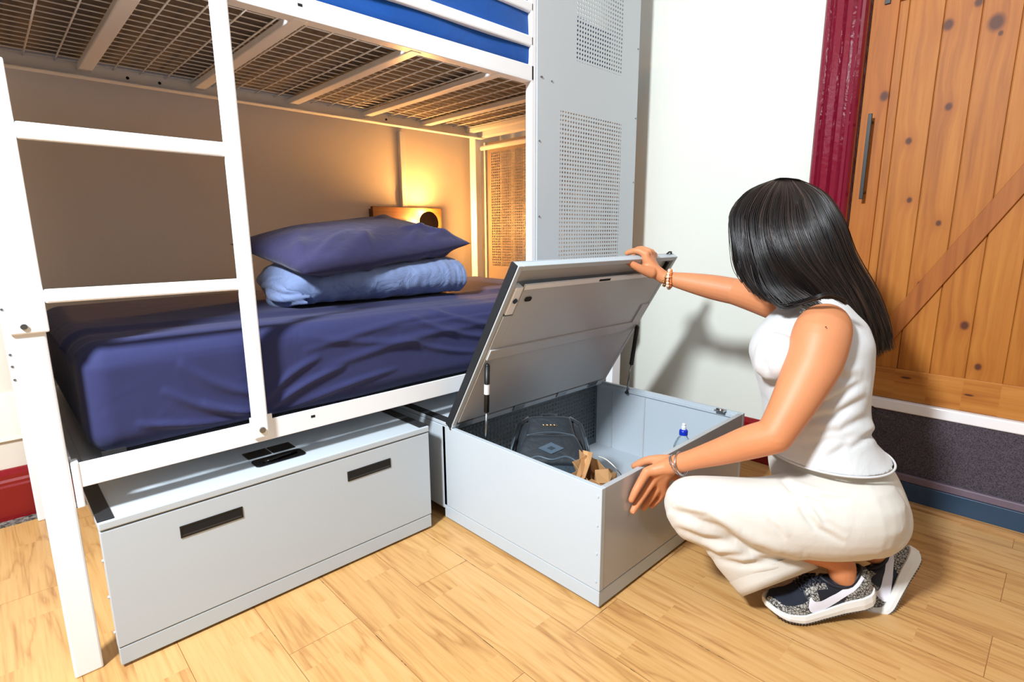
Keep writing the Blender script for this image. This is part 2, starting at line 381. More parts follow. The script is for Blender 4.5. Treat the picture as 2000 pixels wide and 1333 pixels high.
poly = [(2.2222, -.868, .488), (2.2222, -.912, .488), (2.2222, -1.625, 1.735), (2.2222, -1.568, 1.735), (2.2222, -.868, .535)]
m.prism(poly, (.02, 0, 0)).build('door_brace', 'pine_brace', door, bevel=.002)
h = MB(); h.box(2.183, 2.191, -.834, -.822, 1.091, 1.379); h.tube([(2.187, -.828, 1.115), (2.222, -.828, 1.115)], .005).tube([(2.187, -.828, 1.355), (2.222, -.828, 1.355)], .005)
h.build('door_handle', 'black_plastic', door, bevel=.001)
MB().box(2.216, 2.2225, -.842, -.825, 1.732, 1.80).build('door_bolt', 'black_plastic', door, bevel=.001)

# ------------------------------------------------------------------ bunk bed
bed = thing('bunk_bed', 'white steel bunk bed with ladder and grey perforated screen against the back wall', 'bunk bed', (-.055, .05, 0))
FY = .037
def bpart(name, m, mat='white_metal', bevel=.003, par=bed, **k): return m.build(name, mat, par, bevel=bevel, **k)
def post(x0, x1, y0, y1, z0, z1): return bpart('post', MB().box(x0, x1, y0, y1, z0, z1), bevel=.004)
post(-.08, -.028, FY, FY + .035, 0, 2.5)
post(-.086, -.05, 1.0, 1.035, 0, 2.5)
post(1.94, 1.985, 1.0, 1.05, 0, 2.5)
post(1.387, 1.413, FY, FY + .03, .49, 2.5)
post(1.935, 2.0, FY + .004, FY + .04, 0, 1.5)
# sleeve of the ladder on the front post
bpart('post_sleeve', MB().box(-.083, -.022, FY - .006, FY + .038, .785, 1.30))
b = MB(); b.tube([(-.06, FY - .007, .800), (-.06, FY - .010, .800)], .006, 12); bpart('bolt', b, 'steel', .0008)
r = bpart('front_rail', MB().box(-.02, 1.95, FY, FY + .004, .441, .497).box(-.02, 1.95, FY, FY + .045, .440, .444))
for hx in (.506, 1.2): MB().box(hx - .006, hx + .006, FY - .0008, FY + .001, .472, .479).build('slot_hole', 'dark_hole', r, bevel=.0006)
bpart('rail_bracket', MB().box(-.026, -.012, FY - .002, FY + .03, .395, .50))
bpart('back_rail', MB().box(-.05, 1.95, 1.0, 1.03, .441, .497))
bpart('end_rail', MB().box(-.028, -.022, FY + .03, 1.0, .46, .505).box(-.028, .02, FY + .03, 1.0, .458, .462))
bpart('end_rail', MB().box(1.95, 1.98, FY + .03, 1.0, .441, .497))
for x in (.3, .7, 1.1, 1.5): bpart('lower_slat', MB().box(x - .02, x + .02, FY + .05, 1.0, .445, .465), bevel=.002)
bpart('lower_mesh', MB().box(-.0, 1.93, FY + .05, .99, .466, .47), 'white_metal', 0)
# upper deck
r = bpart('upper_front_rail', MB().box(-.05, 1.40, FY, FY + .004, 1.511, 1.561).box(-.05, 1.40, FY, FY + .04, 1.508, 1.513))
MB().box(.55, .562, FY - .0008, FY + .001, 1.535, 1.542).build('slot_hole', 'dark_hole', r, bevel=.0006)
r = bpart('upper_back_rail', MB().box(-.05, 1.95, .962, .966, 1.487, 1.555).box(-.05, 1.95, .93, .966, 1.484, 1.489))
for hx in (.345, .44, 1.245, 1.36): MB().tube([(hx, .9635, 1.51), (hx, .9600, 1.51)], .005, 10).build('rivet_hole', 'dark_hole', r)
bpart('upper_end_rail', MB().box(-.05, -.02, FY, .966, 1.49, 1.555))
bpart('upper_end_rail', MB().box(1.93, 1.965, FY, .966, 1.49, 1.555))
for x in (.225, .56, .91, 1.25, 1.575, 1.86): bpart('upper_slat', MB().box(x - .019, x + .019, FY + .012, .962, 1.506, 1.526), bevel=.003)
m = MB(); 
y = .06
while y < .96: m.tube([(-.02, y, 1.5325), (1.95, y, 1.5325)], .0021, 5); y += .0445
bpart('mesh_wires', m, bevel=0, smooth=True)
m = MB(); x = .0
while x < 1.94: m.tube([(x, .05, 1.5285), (x, .962, 1.5285)], .0026, 5); x += .0765
bpart('mesh_crosswires', m, bevel=0, smooth=True)
bpart('guard_rail', MB().box(.42, 1.40, FY, FY + .022, 1.622, 1.657), bevel=.005)
bpart('guard_rail', MB().box(.42, 1.40, FY, FY + .022, 1.733, 1.764), bevel=.005)
bpart('guard_rail', MB().box(.42, 1.40, FY, FY + .022, 1.842, 1.872), bevel=.005)
bpart('head_rail', MB().tube([(1.96, .97, 1.44), (1.96, FY + .03, 1.44)], .012, 10), bevel=0, smooth=True)
# ladder
bpart('ladder_stile', MB().box(.342, .380, FY - .016, FY - .001, .455, 1.72), bevel=.004)
bpart('ladder_rung', MB().box(-.022, .345, FY - .012, FY + .004, 1.157, 1.189), bevel=.004)
bpart('ladder_rung', MB().box(-.022, .345, FY - .012, FY + .004, .843, .871), bevel=.004)
bpart('ladder_bracket', MB().box(.338, .395, FY - .003, FY, .442, .512), bevel=.001)
b = MB(); b.tube([(.362, FY - .018, .478), (.362, FY - .0225, .478)], .008, 12).tube([(.362, FY - .0225, .478), (.362, FY - .024, .478)], .0045, 6); bpart('bolt', b, 'steel', .0008)
# privacy screens
bpart('foot_screen', MB().box(-.058, -.056, .075, 1.0, .42, 1.95), 'grey_metal', 0)  # top extended past the upper deck to block a light streak
bpart('front_screen', MB().box(1.414, 2.05, FY - .004, FY - .002, .53, 2.5), 'perf_front', 0)
bpart('screen_flange', MB().box(2.035, 2.05, FY - .002, FY + .03, .53, 2.5).box(1.414, 1.42, FY - .002, FY + .01, .53, 2.5), 'grey_metal', .001)
for (x, z) in ((1.432, 1.53), (1.437, 1.53), (1.49, 1.525), (1.425, 1.31), (1.425, 1.04), (2.04, 1.47), (2.04, 1.2), (2.04, 1.75)):
    MB().tube([(x, FY - .004, z), (x, FY - .007, z)], .0032, 8).build('rivet', 'steel', bed)
bpart('head_screen', MB().box(2.004, 2.006, .09, .985, .5, 1.475), 'perf_head', 0)
bpart('screen_flange', MB().box(1.99, 2.006, .973, .987, .5, 1.475), 'grey_metal', .001)
for z in (.745, .595, .555, .51): MB().tube([(-.078, .9995, z), (-.078, .996, z)], .004, 8).build('rivet', 'steel', bed)

# ------------------------------------------------------------------ mattresses
def smoothbox(name, x0, x1, y0, y1, z0, z1, rad, mat, parent=None, disp=None, nx=150, ny=60, nz=18):
    m = MB(); cx, cy, cz = (x0 + x1) / 2, (y0 + y1) / 2, (z0 + z1) / 2; hx, hy, hz = (x1 - x0) / 2, (y1 - y0) / 2, (z1 - z0) / 2
    idx = {}; vs_ = []; fs_ = []
    def vert(i, j, k):
        q = (i, j, k)
        if q not in idx:
            p = np.array([-hx + 2 * hx * i / nx, -hy + 2 * hy * j / ny, -hz + 2 * hz * k / nz])
            inner = np.array([hx - rad, hy - rad, hz - rad]); c = np.clip(p, -inner, inner); d = p - c; L = np.linalg.norm(d)
            nrm = d / L if L > 1e-9 else np.zeros(3)
            p2 = c + nrm * rad; w = p2 + np.array([cx, cy, cz])
            if disp: w = w + nrm * disp(w, nrm)
            idx[q] = len(vs_); vs_.append(tuple(w))
        return idx[q]
    for i in range(nx):
        for j in range(ny):
            for k in (0, nz): fs_.append((vert(i, j, k), vert(i + 1, j, k), vert(i + 1, j + 1, k), vert(i, j + 1, k)))
    for i in range(nx):
        for k in range(nz):
            for j in (0, ny): fs_.append((vert(i, j, k), vert(i + 1, j, k), vert(i + 1, j, k + 1), vert(i, j, k + 1)))
    for j in range(ny):
        for k in range(nz):
            for i in (0, nx): fs_.append((vert(i, j, k), vert(i, j + 1, k), vert(i, j + 1, k + 1), vert(i, j, k + 1)))
    m.add(vs_, fs_); return m.build(name, mat, parent, smooth=True)
def ridge(x, z, x0, z0, x1, z1, w, amp, curve=0):
    dx, dz = x1 - x0, z1 - z0; L = math.hypot(dx, dz); t = ((x - x0) * dx + (z - z0) * dz) / L / L
    if t < -.05 or t > 1.05: return 0
    d = ((x - x0) * dz - (z - z0) * dx) / L - curve * math.sin(math.pi * min(max(t, 0), 1))
    fade = math.sin(math.pi * min(max(t, 0.0), 1)) ** .5
    return amp * fade * math.exp(-(d / w) ** 2)
def mdisp(w, n):
    x, y_, z = w; a = 0
    if n[1] < -.3:     # front side creases gathering at the rail
        for (x0, z0, x1, z1, ww, am, cu) in [(.16, .62, .37, .51, .010, .006, .015), (.10, .55, .36, .505, .008, .006, .008), (.20, .68, .40, .56, .012, .005, .02), (.24, .575, .37, .52, .006, .005, .01),
                                             (.40, .52, .62, .60, .008, .006, -.012), (.38, .54, .55, .64, .010, .005, -.014), (.42, .50, .80, .56, .008, .005, -.01), (.5, .70, .95, .63, .010, .004, .01), (.55, .6, 1.2, .66, .012, .005, -.02),
                                             (.85, .72, 1.25, .60, .010, .006, .02), (.95, .73, 1.3, .64, .010, .006, .015), (.8, .66, 1.15, .56, .009, .005, .015), (.5, .66, 1.0, .72, .010, .004, -.01)]:
            a += 1.8 * ridge(x, z, x0, z0, x1, z1, ww, am, cu)
        a += .003 * math.sin(9 * x + 4 * z)
    if n[2] > .3:
        a += .006 * math.exp(-((y_ - .13 - .02 * x) / .014) ** 2) * (1 if x > .02 else 0)
        a += .006 * math.exp(-((y_ - .33 - .01 * x) / .02) ** 2) - .006 * math.exp(-((y_ - .28) / .03) ** 2)
        a += .004 * math.sin(3.2 * x + 6 * y_) + .02 * (y_ - .2)
    return a
o = smoothbox('mattress', .012, 1.92, .055, .99, .486, .735, .055, 'sheet_navy', disp=mdisp, nx=320, ny=64, nz=44); tag(o, 'thick mattress in a creased navy fitted sheet on the lower bunk', 'mattress')
def udisp(w, n): return .003 * math.sin(14 * w[0] + 20 * w[2]) * (1 if n[1] < -.3 else 0)
up = thing('mattress', 'upper bunk mattress in a bright royal blue sheet', 'mattress', (.95, .5, 1.54))
smoothbox('blue_sheet', .0, 1.9, .052, .955, 1.545, 1.80, .03, 'sheet_blue', up, udisp)
MB().box(.02, 1.88, .075, .93, 1.540, 1.556).build('mattress_underside', 'ticking', up, bevel=.003)

# black label at the mattress foot
tag(MB().box(.03, .075, .043, .05, .496, .506).build('mattress_label', 'black_rubber'), 'small black tag poking out under the foot of the navy mattress', 'tag')

# ------------------------------------------------------------------ storage drawers
def rrect(x0, x1, y0, y1, z, r, n=6):
    pts = []
    for (cx, cy, a0) in ((x1 - r, y1 - r, 0), (x0 + r, y1 - r, 90), (x0 + r, y0 + r, 180), (x1 - r, y0 + r, 270)):
        for k in range(n + 1):
            t = math.radians(a0 + 90 * k / n); pts.append((cx + r * math.cos(t), cy + r * math.sin(t), z))
    return pts
def pull(parent, x0, x1, y, z0, z1):   # recessed pull on a front face
    m = MB(); t = .004; d = .018
    m.box(x0, x1, y - .002, y + .001, z1 - t, z1).box(x0, x1, y - .002, y + .001, z0, z0 + t).box(x0, x0 + t, y - .002, y + .001, z0 + t, z1 - t).box(x1 - t, x1, y - .002, y + .001, z0 + t, z1 - t)
    o = m.build('handle', 'black_plastic', parent, bevel=.0006)
    MB().box(x0 + t, x1 - t, y - .0012, y - .0006, z0 + t, z1 - t).build('finger_recess', 'dark_hole', o)
    q = MB(); q.add([(x0 + t, y - .0014, z0 + t), (x1 - t, y - .0014, z0 + t), (x1 - t - .002, y - .0008, z0 + .014), (x0 + t + .002, y - .0008, z0 + .014), (x0 + t, y - .0008, z0 + t), (x1 - t, y - .0008, z0 + t)], [(0, 1, 2, 3), (0, 3, 4), (1, 5, 2)]); q.build('recess_floor', 'handle_dark', o)
    return o
d1 = thing('storage_drawer', 'closed grey steel storage drawer with two black recessed handles under the bed foot', 'drawer', (.435, .3, 0), 'under-bed storage drawers')
DW = .868
MB().box(.048, DW - .048, .02, .62, .02, .3415).build('drawer_box', 'grey_metal', d1, bevel=.002)
MB().box(0, DW, 0, .02, .054, .3415).build('front_panel', 'grey_metal', d1, bevel=.002)
MB().box(.001, DW - .001, .001, .02, .008, .0515).build('plinth', 'grey_metal', d1, bevel=.0015)
MB().box(-.001, DW + .001, -.002, .62, .345, .364).build('lid', 'grey_metal', d1, bevel=.003)
pull(d1, .148, .289, 0, .267, .297); pull(d1, .578, .722, 0, .267, .297)
MB().prism(rrect(.350, .487, .052, .106, .3642, .012), (0, 0, .0035)).build('latch_tray', 'black_gloss', d1, bevel=.001)
MB().tube([(.375, .075, .369), (.40, .072, .3705), (.47, .085, .3705)], [.008, .006, .006], 8, flat=.5).build('latch_lever', 'black_gloss', d1, smooth=True)
m = MB(); m.box(.352, .416, .125, .178, .364, .3665).box(.420, .484, .125, .178, .364, .3665).build('latch_pad', 'black_plastic', d1, bevel=.001)
MB().box(-.001, .030, .004, .61, .3642, .3675).build('edge_strip', 'black_rubber', d1, bevel=.001)
MB().box(DW - .033, DW, .004, .61, .3642, .3675).build('edge_strip', 'black_rubber', d1, bevel=.001)
for z in (.09, .18, .27): MB().tube([(0, .012, z), (-.003, .012, z)], .0035, 8).build('rivet', 'grey_metal', d1)
for (x, y_) in ((.06, .06), (.8, .06), (.06, .55), (.8, .55)): MB().box(x - .02, x + .02, y_ - .012, y_ + .012, 0, .012).build('castor', 'black_plastic', d1)

x1, x2, YD = .938, 1.78, -.644
d2 = thing('storage_drawer', 'pulled-out grey steel storage drawer with its lid raised', 'drawer', (1.36, -.3, 0), 'under-bed storage drawers')
m = MB(); th = .016
m.box(x1, x1 + th, YD, .02, .054, .3435); m.build('side_wall', 'grey_metal', d2, bevel=.0015)
m = MB(); m.box(x2 - th, x2, YD, .02, .054, .3435); m.build('side_wall', 'grey_metal', d2, bevel=.0015)
MB().box(x1 + th, x2 - th, YD + .0005, YD + th, .054, .3432).build('front_wall', 'grey_gloss_shaded', d2, bevel=.0015)
MB().box(x1 + .001, x2 - .001, YD + .001, .02, .008, .0515).build('plinth', 'grey_metal', d2, bevel=.0015)
MB().box(x1 + th, x2 - th, YD + th, .0, .0515, .057).build('drawer_floor', 'grey_metal', d2)
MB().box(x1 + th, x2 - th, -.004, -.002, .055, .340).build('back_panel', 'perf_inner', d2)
MB().box(x1, x2, .004, .62, .04, .343).build('rear_box', 'grey_metal', d2, bevel=.002)
MB().box(x1, x2, .0, .62, .345, .358).build('rear_top', 'grey_metal', d2, bevel=.002)
MB().box(x1, x1 + .03, .0, .61, .358, .3625).build('edge_strip', 'black_rubber', d2, bevel=.001)
for y_ in (-.246, -.088): MB().box(x2 - th - .003, x2 - th, y_ - .0025, y_ + .0025, .058, .335).build('panel_seam', 'inner_metal', d2, bevel=.0005)
m = MB(); m.box(x2 - th - .006, x2 - th, YD + th, .0, .322, .334).build('inner_lip', 'grey_metal', d2, bevel=.001)
hd = pull(d2, 1.508, 1.646, YD, .271, .303)
for z in (.32, .24, .16, .08): MB().tube([(x1, YD + .012, z), (x1 - .002, YD + .012, z)], .0035, 8).build('rivet', 'grey_metal', d2)
m = MB(); m.box(x2 - .045, x2 - .015, -.585, -.55, .340, .3455); la = m.build('latch_plate', 'chrome', d2, bevel=.001)
MB().tube([(x2 - .035, -.58, .347), (x2 - .035, -.555, .347)], .003, 8).build('latch_pin', 'chrome', la, smooth=True)
# raised lid, built in its own frame: X along hinge, s away from hinge, t outward
th_ = math.acos(.508); e_ = V((0, -math.cos(th_), math.sin(th_))); n_ = V((0, math.sin(th_), math.cos(th_)))
LX = Matrix(((1, 0, 0, x1), (0, e_.y, n_.y, -.004), (0, e_.z, n_.z, .352), (0, 0, 0, 1)))
LW, LL = x2 - x1, .638
lid = MB().box(0, LW, 0, LL, -.003, 0, LX).build('lid', 'grey_metal', d2, bevel=.001)
T = -.026
m = MB(); m.box(0, .018, 0, LL, T, -.003, LX).box(LW - .018, LW, 0, LL, T, -.003, LX).box(.018, LW - .018, LL - .016, LL, T, -.003, LX); m.build('lid_rim', 'grey_metal', lid, bevel=.002)
MB().box(-.004, .0, .004, LL, T + .004, .002, LX).box(-.004, .028, .004, LL - .002, .0, .003, LX).build('edge_strip', 'black_rubber', lid, bevel=.001)
m = MB(); m.box(.055, LW - .03, .03, LL - .072, T - .004, T + .006, LX).box(.018, .055, .03, LL - .17, T - .004, T + .006, LX); m.build('inner_panel', 'inner_metal', lid, bevel=.001)
MB().box(.055, LW - .018, LL - .078, LL - .062, T - .006, T + .002, LX).build('panel_lip', 'white_metal', lid, bevel=.001)
MB().box(.018, LW - .018, LL - .062, LL - .016, -.008, -.004, LX).build('lid_channel', 'inner_metal', lid)
MB().box(.02, LW - .02, .305, .345, T - .010, T - .003, LX).build('stiffener', 'inner_metal', lid, bevel=.002)
lb = MB().box(.022, .052, LL - .165, LL - .07, T - .004, -.003, LX).build('lock_box', 'white_metal', lid, bevel=.002)
MB().tube([LX @ V((.037, LL - .115, T - .0045)), LX @ V((.037, LL - .115, T - .0075))], .008, 14).build('lock_lens', 'black_gloss', lb)
MB().prism([LX @ V(p) for p in rrect(.075, .102, LL - .12, LL - .105, T - .0052, .006)], -n_ * .002).build('key_slot', 'dark_hole', lid)
MB().box(.40, .46, LL - .074, LL - .066, T - .0068, T - .005, LX).build('striker_slot', 'dark_hole', lid)
MB().box(.022, .030, LL - .062, LL - .04, -.016, -.008, LX).build('corner_slot', 'dark_hole', lid)
MB().box(LW - .035, LW - .028, LL - .062, LL - .03, -.02, -.008, LX).build('corner_slot', 'dark_hole', lid)
MB().box(LW - .075, LW - .022, .33, .43, T - .009, T - .003, LX).build('strut_plate', 'inner_metal', lid, bevel=.001)
MB().box(.0, LW, -.004, .018, T - .002, -.001, LX).build('hinge_strip', 'grey_metal', lid, bevel=.001)
m = MB()
for hx in (.03, .28, .52, .72): MB().box(hx, hx + .055, .004, .028, T - .006, T - .002, LX).build('hinge_leaf', 'steel', lid, bevel=.0005)
MB().tube([LX @ V((LW - .05, LL, -.004)), LX @ V((LW - .04, LL + .008, -.004)), LX @ V((LW - .025, LL + .008, -.004)), LX @ V((LW - .018, LL, -.004))], .003, 8).build('catch_hook', 'black_plastic', lid, smooth=True)
for (px_, ts, ly, lz) in ((x1 + .024, .29, -.175, .315), (x2 - .028, .32, -.165, .325)):
    A = LX @ V((px_ - x1, ts, T - .016)); B = V((px_, ly, lz)); mid = A.lerp(B, .56)
    g = MB().tube([A, mid], .0085, 12).build('gas_strut', 'black_plastic', d2, smooth=True)
    MB().tube([mid, B], .0038, 8).build('strut_rod', 'steel', g, smooth=True)
    for q_ in (A, B): MB().ball(q_, .008).build('ball_joint', 'black_plastic', g, smooth=True)
    if px_ < 1.2: MB().tube([A.lerp(B, .22), A.lerp(B, .34)], .0090, 12).build('strut_label', 'tag_white', g)

# ------------------------------------------------------------------ organic helpers
from mathutils import noise as mn
def remesh(m, voxel, smooth=4, fac=.5):
    me = m.mesh('tmp'); o = D.objects.new('tmp', me); col.objects.link(o)
    r = o.modifiers.new('r', 'REMESH'); r.mode = 'VOXEL'; r.voxel_size = voxel; r.adaptivity = 0
    s = o.modifiers.new('s', 'SMOOTH'); s.iterations = smooth; s.factor = fac
    dg = bpy.context.evaluated_depsgraph_get(); e = o.evaluated_get(dg)
    out = D.meshes.new_from_object(e, depsgraph=dg); D.objects.remove(o); out.materials.clear(); return out
def displace(me, fn):
    n = len(me.vertices); co = np.empty(n * 3); me.vertices.foreach_get('co', co); co = co.reshape(-1, 3)
    no = np.empty(n * 3); me.vertex_normals.foreach_get('vector', no); no = no.reshape(-1, 3)
    d = fn(co, no); co = co + no * d[:, None]; me.vertices.foreach_set('co', co.reshape(-1)); me.update()
def project(co):
    Mi = np.array(CM); q = (co - np.array(CP)) @ Mi; d = -q[:, 2]
    return 1000 + FOC * q[:, 0] / d, 666.5 - FOC * q[:, 1] / d, d
def fold(u, v, pts, w, amp, sharp=1.0):
    """a crease along a polyline: valley with a soft ridge on one side"""
    best = np.full(u.shape, 1e9); sgn = np.zeros(u.shape); tt = np.zeros(u.shape); n = len(pts) - 1
    for i in range(n):
        (ax, ay), (bx, by) = pts[i], pts[i + 1]; dx, dy = bx - ax, by - ay; L = math.hypot(dx, dy)
        t = np.clip(((u - ax) * dx + (v - ay) * dy) / L ** 2, 0, 1); ex, ey = u - ax - t * dx, v - ay - t * dy
        d = np.hypot(ex, ey); s = (dx * ey - dy * ex) / L; k = d < best
        best = np.where(k, d, best); sgn = np.where(k, s, sgn); tt = np.where(k, (i + t) / n, tt)
    fade = np.sin(np.pi * np.clip(tt, .0, 1)) ** .6
    return amp * fade * (-np.exp(-(best / w) ** 2) + .8 * np.exp(-((best - 1.9 * w) / (1.3 * w)) ** 2) * (sgn < 0))
RX = CM @ V((1, 0, 0)); RXh = V((RX.x, RX.y, 0)).normalized(); LH = V((-RXh.y, RXh.x, 0))   # image right, and level direction away from the viewer
UP = V((0, 0, 1))
def ring(c, a, b, n=28, sq=2.0):
    out = []
    for j in range(n):
        t = 2 * math.pi * j / n; ct, st = math.cos(t), math.sin(t)
        out.append(c + a * (abs(ct) ** (2 / sq) * (1 if ct > 0 else -1)) + b * (abs(st) ** (2 / sq) * (1 if st > 0 else -1)))
    return out
def cone(m, pts, n=14, sub=5, flat=None):  # pts: (Vector, radius) smooth tapered limb with round ends
    arr = lofts([list(p) + [r] for p, r in pts], sub)
    cs = [V(a[:3]) for a in arr]; rs = [float(a[3]) for a in arr]
    m.tube(cs, rs, n); m.ball(cs[0], rs[0] * .995, nu=n, nv=8); m.ball(cs[-1], rs[-1] * .995, nu=n, nv=8)

# ------------------------------------------------------------------ the crouching woman
woman = thing('person', 'crouching person with long dark hair and cream clothes, one hand on the raised drawer lid', 'person', (1.40, -.95, 0))
def PY(u, v, y):
    d = CM @ V(((u - 1000) / FOC, -(v - 666.5) / FOC, -1)); return CP + d * ((y - CP.y) / d.y)
def hring(u0, u1, v, d, half, n=72, sq=2.0, dv=0):
    a, b = P(u0, v - dv, d), P(u1, v + dv, d); return ring((a + b) / 2, (a - b) / 2, LH * half, n, sq)
def pring(p, q, d, half, n=40, sq=2.0, d2=None):
    a, b = P(p[0], p[1], d), P(q[0], q[1], d2 or d); c = (a + b) / 2; return ring(c, (a - b) / 2, (c - CP).normalized() * half, n, sq)
def loftrings(m, rows, sub=4, cap=True):
    rr = [np.array([list(p) for p in r]) for r in rows]; out = []
    for i in range(len(rr) - 1):
        p0, p1, p2, p3 = rr[max(i - 1, 0)], rr[i], rr[i + 1], rr[min(i + 2, len(rr) - 1)]
        for k in range(sub):
            t = k / sub; out.append(.5 * ((2 * p1) + (-p0 + p2) * t + (2 * p0 - 5 * p1 + 4 * p2 - p3) * t * t + (-p0 + 3 * p1 - 3 * p2 + p3) * t ** 3))
    out.append(rr[-1]); m.rings([[V(p) for p in r] for r in out], cap); return m
TD = 1.43
TORSO = [(572, 1566, 1622, .050), (596, 1540, 1650, .105), (622, 1516, 1678, .150), (655, 1492, 1692, .160), (695, 1484, 1694, .152), (735, 1488, 1692, .142), (785, 1500, 1690, .132), (835, 1508, 1698, .138), (880, 1520, 1722, .150)]
body = MB()
loftrings(body, [hring(a + 20, b - 36, v, TD, h - .032) for v, a, b, h in TORSO])
# neck and head (tilted forward, looking down into the drawer)
HC = P(1528, 455, 1.50)
fw = (-RXh * .80 + V((0, 0, -.45)) + LH * .38).normalized(); sd = fw.cross(UP).normalized(); hu = sd.cross(fw).normalized()
HX = Matrix((sd, fw, hu)).transposed()
cone(body, [(P(1590, 620, 1.45), .062), (P(1575, 570, 1.46), .055), (P(1552, 515, 1.48), .052)])
body.ball(HC + HX @ V((0, -.008, .012)), .071, .090, .092, 28, 20, HX)
body.ball(HC + HX @ V((0, .030, -.045)), .056, .062, .066, 24, 16, HX)
body.ball(HC + HX @ V((0, .052, -.088)), .026, .028, .024, 16, 12, HX)             # chin
cone(body, [(HC + HX @ V((0, .088, -.012)), .009), (HC + HX @ V((0, .100, -.030)), .011), (HC + HX @ V((0, .098, -.042)), .012)], 10)  # nose
for s_ in (-1, 1):
    body.ball(HC + HX @ V((s_ * .073, -.005, -.018)), .009, .020, .030, 12, 10, HX)   # ears
    body.ball(HC + HX @ V((s_ * .040, .062, -.030)), .024, .022, .022, 12, 10, HX)    # cheeks
    body.ball(HC + HX @ V((s_ * .031, .080, .012)), .022, .010, .007, 12, 8, HX)      # brow
    body.ball(HC + HX @ V((s_ * .012, .088, -.062)), .014, .010, .006, 12, 8, HX)     # lips
# left arm (nearer the viewer)
LS, LE = P(1605, 652, 1.305), P(1512, 852, 1.27); LWr = PY(1322, 907, -.735)
cone(body, [(P(1612, 636, 1.36), .056), (LS, .064), (P(1590, 706, 1.29), .062), (P(1563, 762, 1.28), .054), (P(1536, 812, 1.272), .046), (LE, .041)], 32)
cone(body, [(LE, .041), (LE.lerp(LWr, .22) + V((0, 0, .002)), .0405), (LE.lerp(LWr, .5), .034), (LE.lerp(LWr, .8), .0265), (LWr, .0245)], 20)
# left hand gripping the drawer front
K = [PY(1263, 922, -.672), PY(1276, 938, -.676), PY(1287, 950, -.682), PY(1297, 960, -.690)]
mid_ = PY(1296, 915, -.700)
cone(body, [(LWr, .0235), (LWr.lerp(mid_, .5), .0235), (mid_, .0215)], 14)
for k_ in K: cone(body, [(LWr.lerp(mid_, .4), .020), (mid_.lerp(k_, .5), .0170), (k_, .0130)], 12)
cone(body, [(PY(1306, 904, -.702), .018), (PY(1318, 928, -.712), .017)], 12)
F = [[(1263, 922, -.672), (1250, 944, -.663), (1240, 962, -.658), (1233, 977, -.6545)],
     [(1276, 938, -.676), (1259, 963, -.664), (1245, 984, -.658), (1236, 999, -.6545)],
     [(1287, 950, -.682), (1273, 971, -.667), (1263, 984, -.660), (1257, 993, -.6555)],
     [(1297, 960, -.690), (1287, 974, -.675), (1278, 983, -.667), (1272, 989, -.662)]]
for f_, w_ in zip(F, (1, 1, .97, .88)):
    cone(body, [(PY(*q), r_ * w_) for q, r_ in zip(f_, (.0126, .0113, .0104, .0088))], 12, 4)
cone(body, [(PY(1306, 902, -.705), .019), (PY(1284, 899, -.675), .0148), (PY(1261, 901, -.645), .0118), (PY(1239, 911, -.616), .0096)], 12, 4)
# right arm reaching to the lid
RS, RE, RW = P(1578, 612, 1.58), P(1436, 570, 1.765), P(1296, 542, 1.875)
cone(body, [(P(1585, 625, 1.53), .056), (RS, .058), (RS.lerp(RE, .4), .052), (RS.lerp(RE, .75), .046), (RE, .043)], 20)
cone(body, [(RE, .043), (RE.lerp(RW, .3), .041), (RE.lerp(RW, .65), .032), (RE.lerp(RW, .9), .0235), (RW, .0225)], 20)
pc = P(1266, 521, 1.885)
cone(body, [(RW, .0225), (RW.lerp(pc, .5), .0240), (pc, .0240)], 14)
RK = [P(1262, 497, 1.872), P(1267, 493, 1.892), P(1272, 494, 1.912), P(1277, 499, 1.932)]
for k_ in RK: cone(body, [(RW.lerp(pc, .5), .021), (pc.lerp(k_, .5), .0185), (k_, .0138)], 12)
RF = [[(1262, 498, 1.872), (1249, 491, 1.880), (1236, 491, 1.892), (1225, 495, 1.905)],
      [(1267, 493, 1.892), (1254, 487, 1.915), (1243, 489, 1.938), (1237, 499, 1.948)],
      [(1272, 494, 1.912), (1261, 489, 1.935), (1251, 493, 1.955), (1247, 503, 1.958)],
      [(1277, 499, 1.932), (1268, 494, 1.950), (1261, 498, 1.965), (1258, 506, 1.966)]]
for f_, w_ in zip(RF, (1, 1, .96, .87)):
    cone(body, [(P(*q), r_ * w_) for q, r_ in zip(f_, (.0132, .0120, .0110, .0095))], 12, 4)
cone(body, [(P(1272, 533, 1.865), .020), (P(1255, 527, 1.855), .0155), (P(1239, 519, 1.848), .0130), (P(1224, 510, 1.845), .0105)], 12, 4)
# legs and ankles inside the trousers
def frame(origin, fwd, upv, dx=0):
    f_ = fwd.normalized(); s_ = upv.cross(f_).normalized(); u_ = f_.cross(s_)
    Mx = Matrix((f_, s_, u_)).transposed().to_4x4(); return Matrix.Translation(origin) @ Mx
td = V((-.69, .724, 0)).normalized()
XL = frame(V((1.376, -1.098, .036)), td + V((0, 0, -.24)), V((0, 0, 1)) )
bl, hl = P(1724, 1200, 1.45), P(1797, 1082, 1.475)
fr = (bl - hl).normalized(); XR = frame(hl + fr * .072, fr, (-RX * 1.0 + UP * .1 - LH * -.28).normalized())
LH_, LK, LA = P(1672, 985, 1.39), P(1348, 985, 1.385), XL @ V((.004, 0, .128))
RH_, RKn, RA = P(1650, 965, 1.56), V((1.365, -.80, .112)), XR @ V((.004, 0, .128))
cone(body, [(LH_, .085), (LH_.lerp(LK, .5), .068), (LK, .05)], 16); cone(body, [(LK, .05), (LK.lerp(LA, .35), .047), (LK.lerp(LA, .75), .036), (LA, .033), (XL @ V((-.004, 0, .088)), .033), (XL @ V((-.008, 0, .058)), .026)], 16)
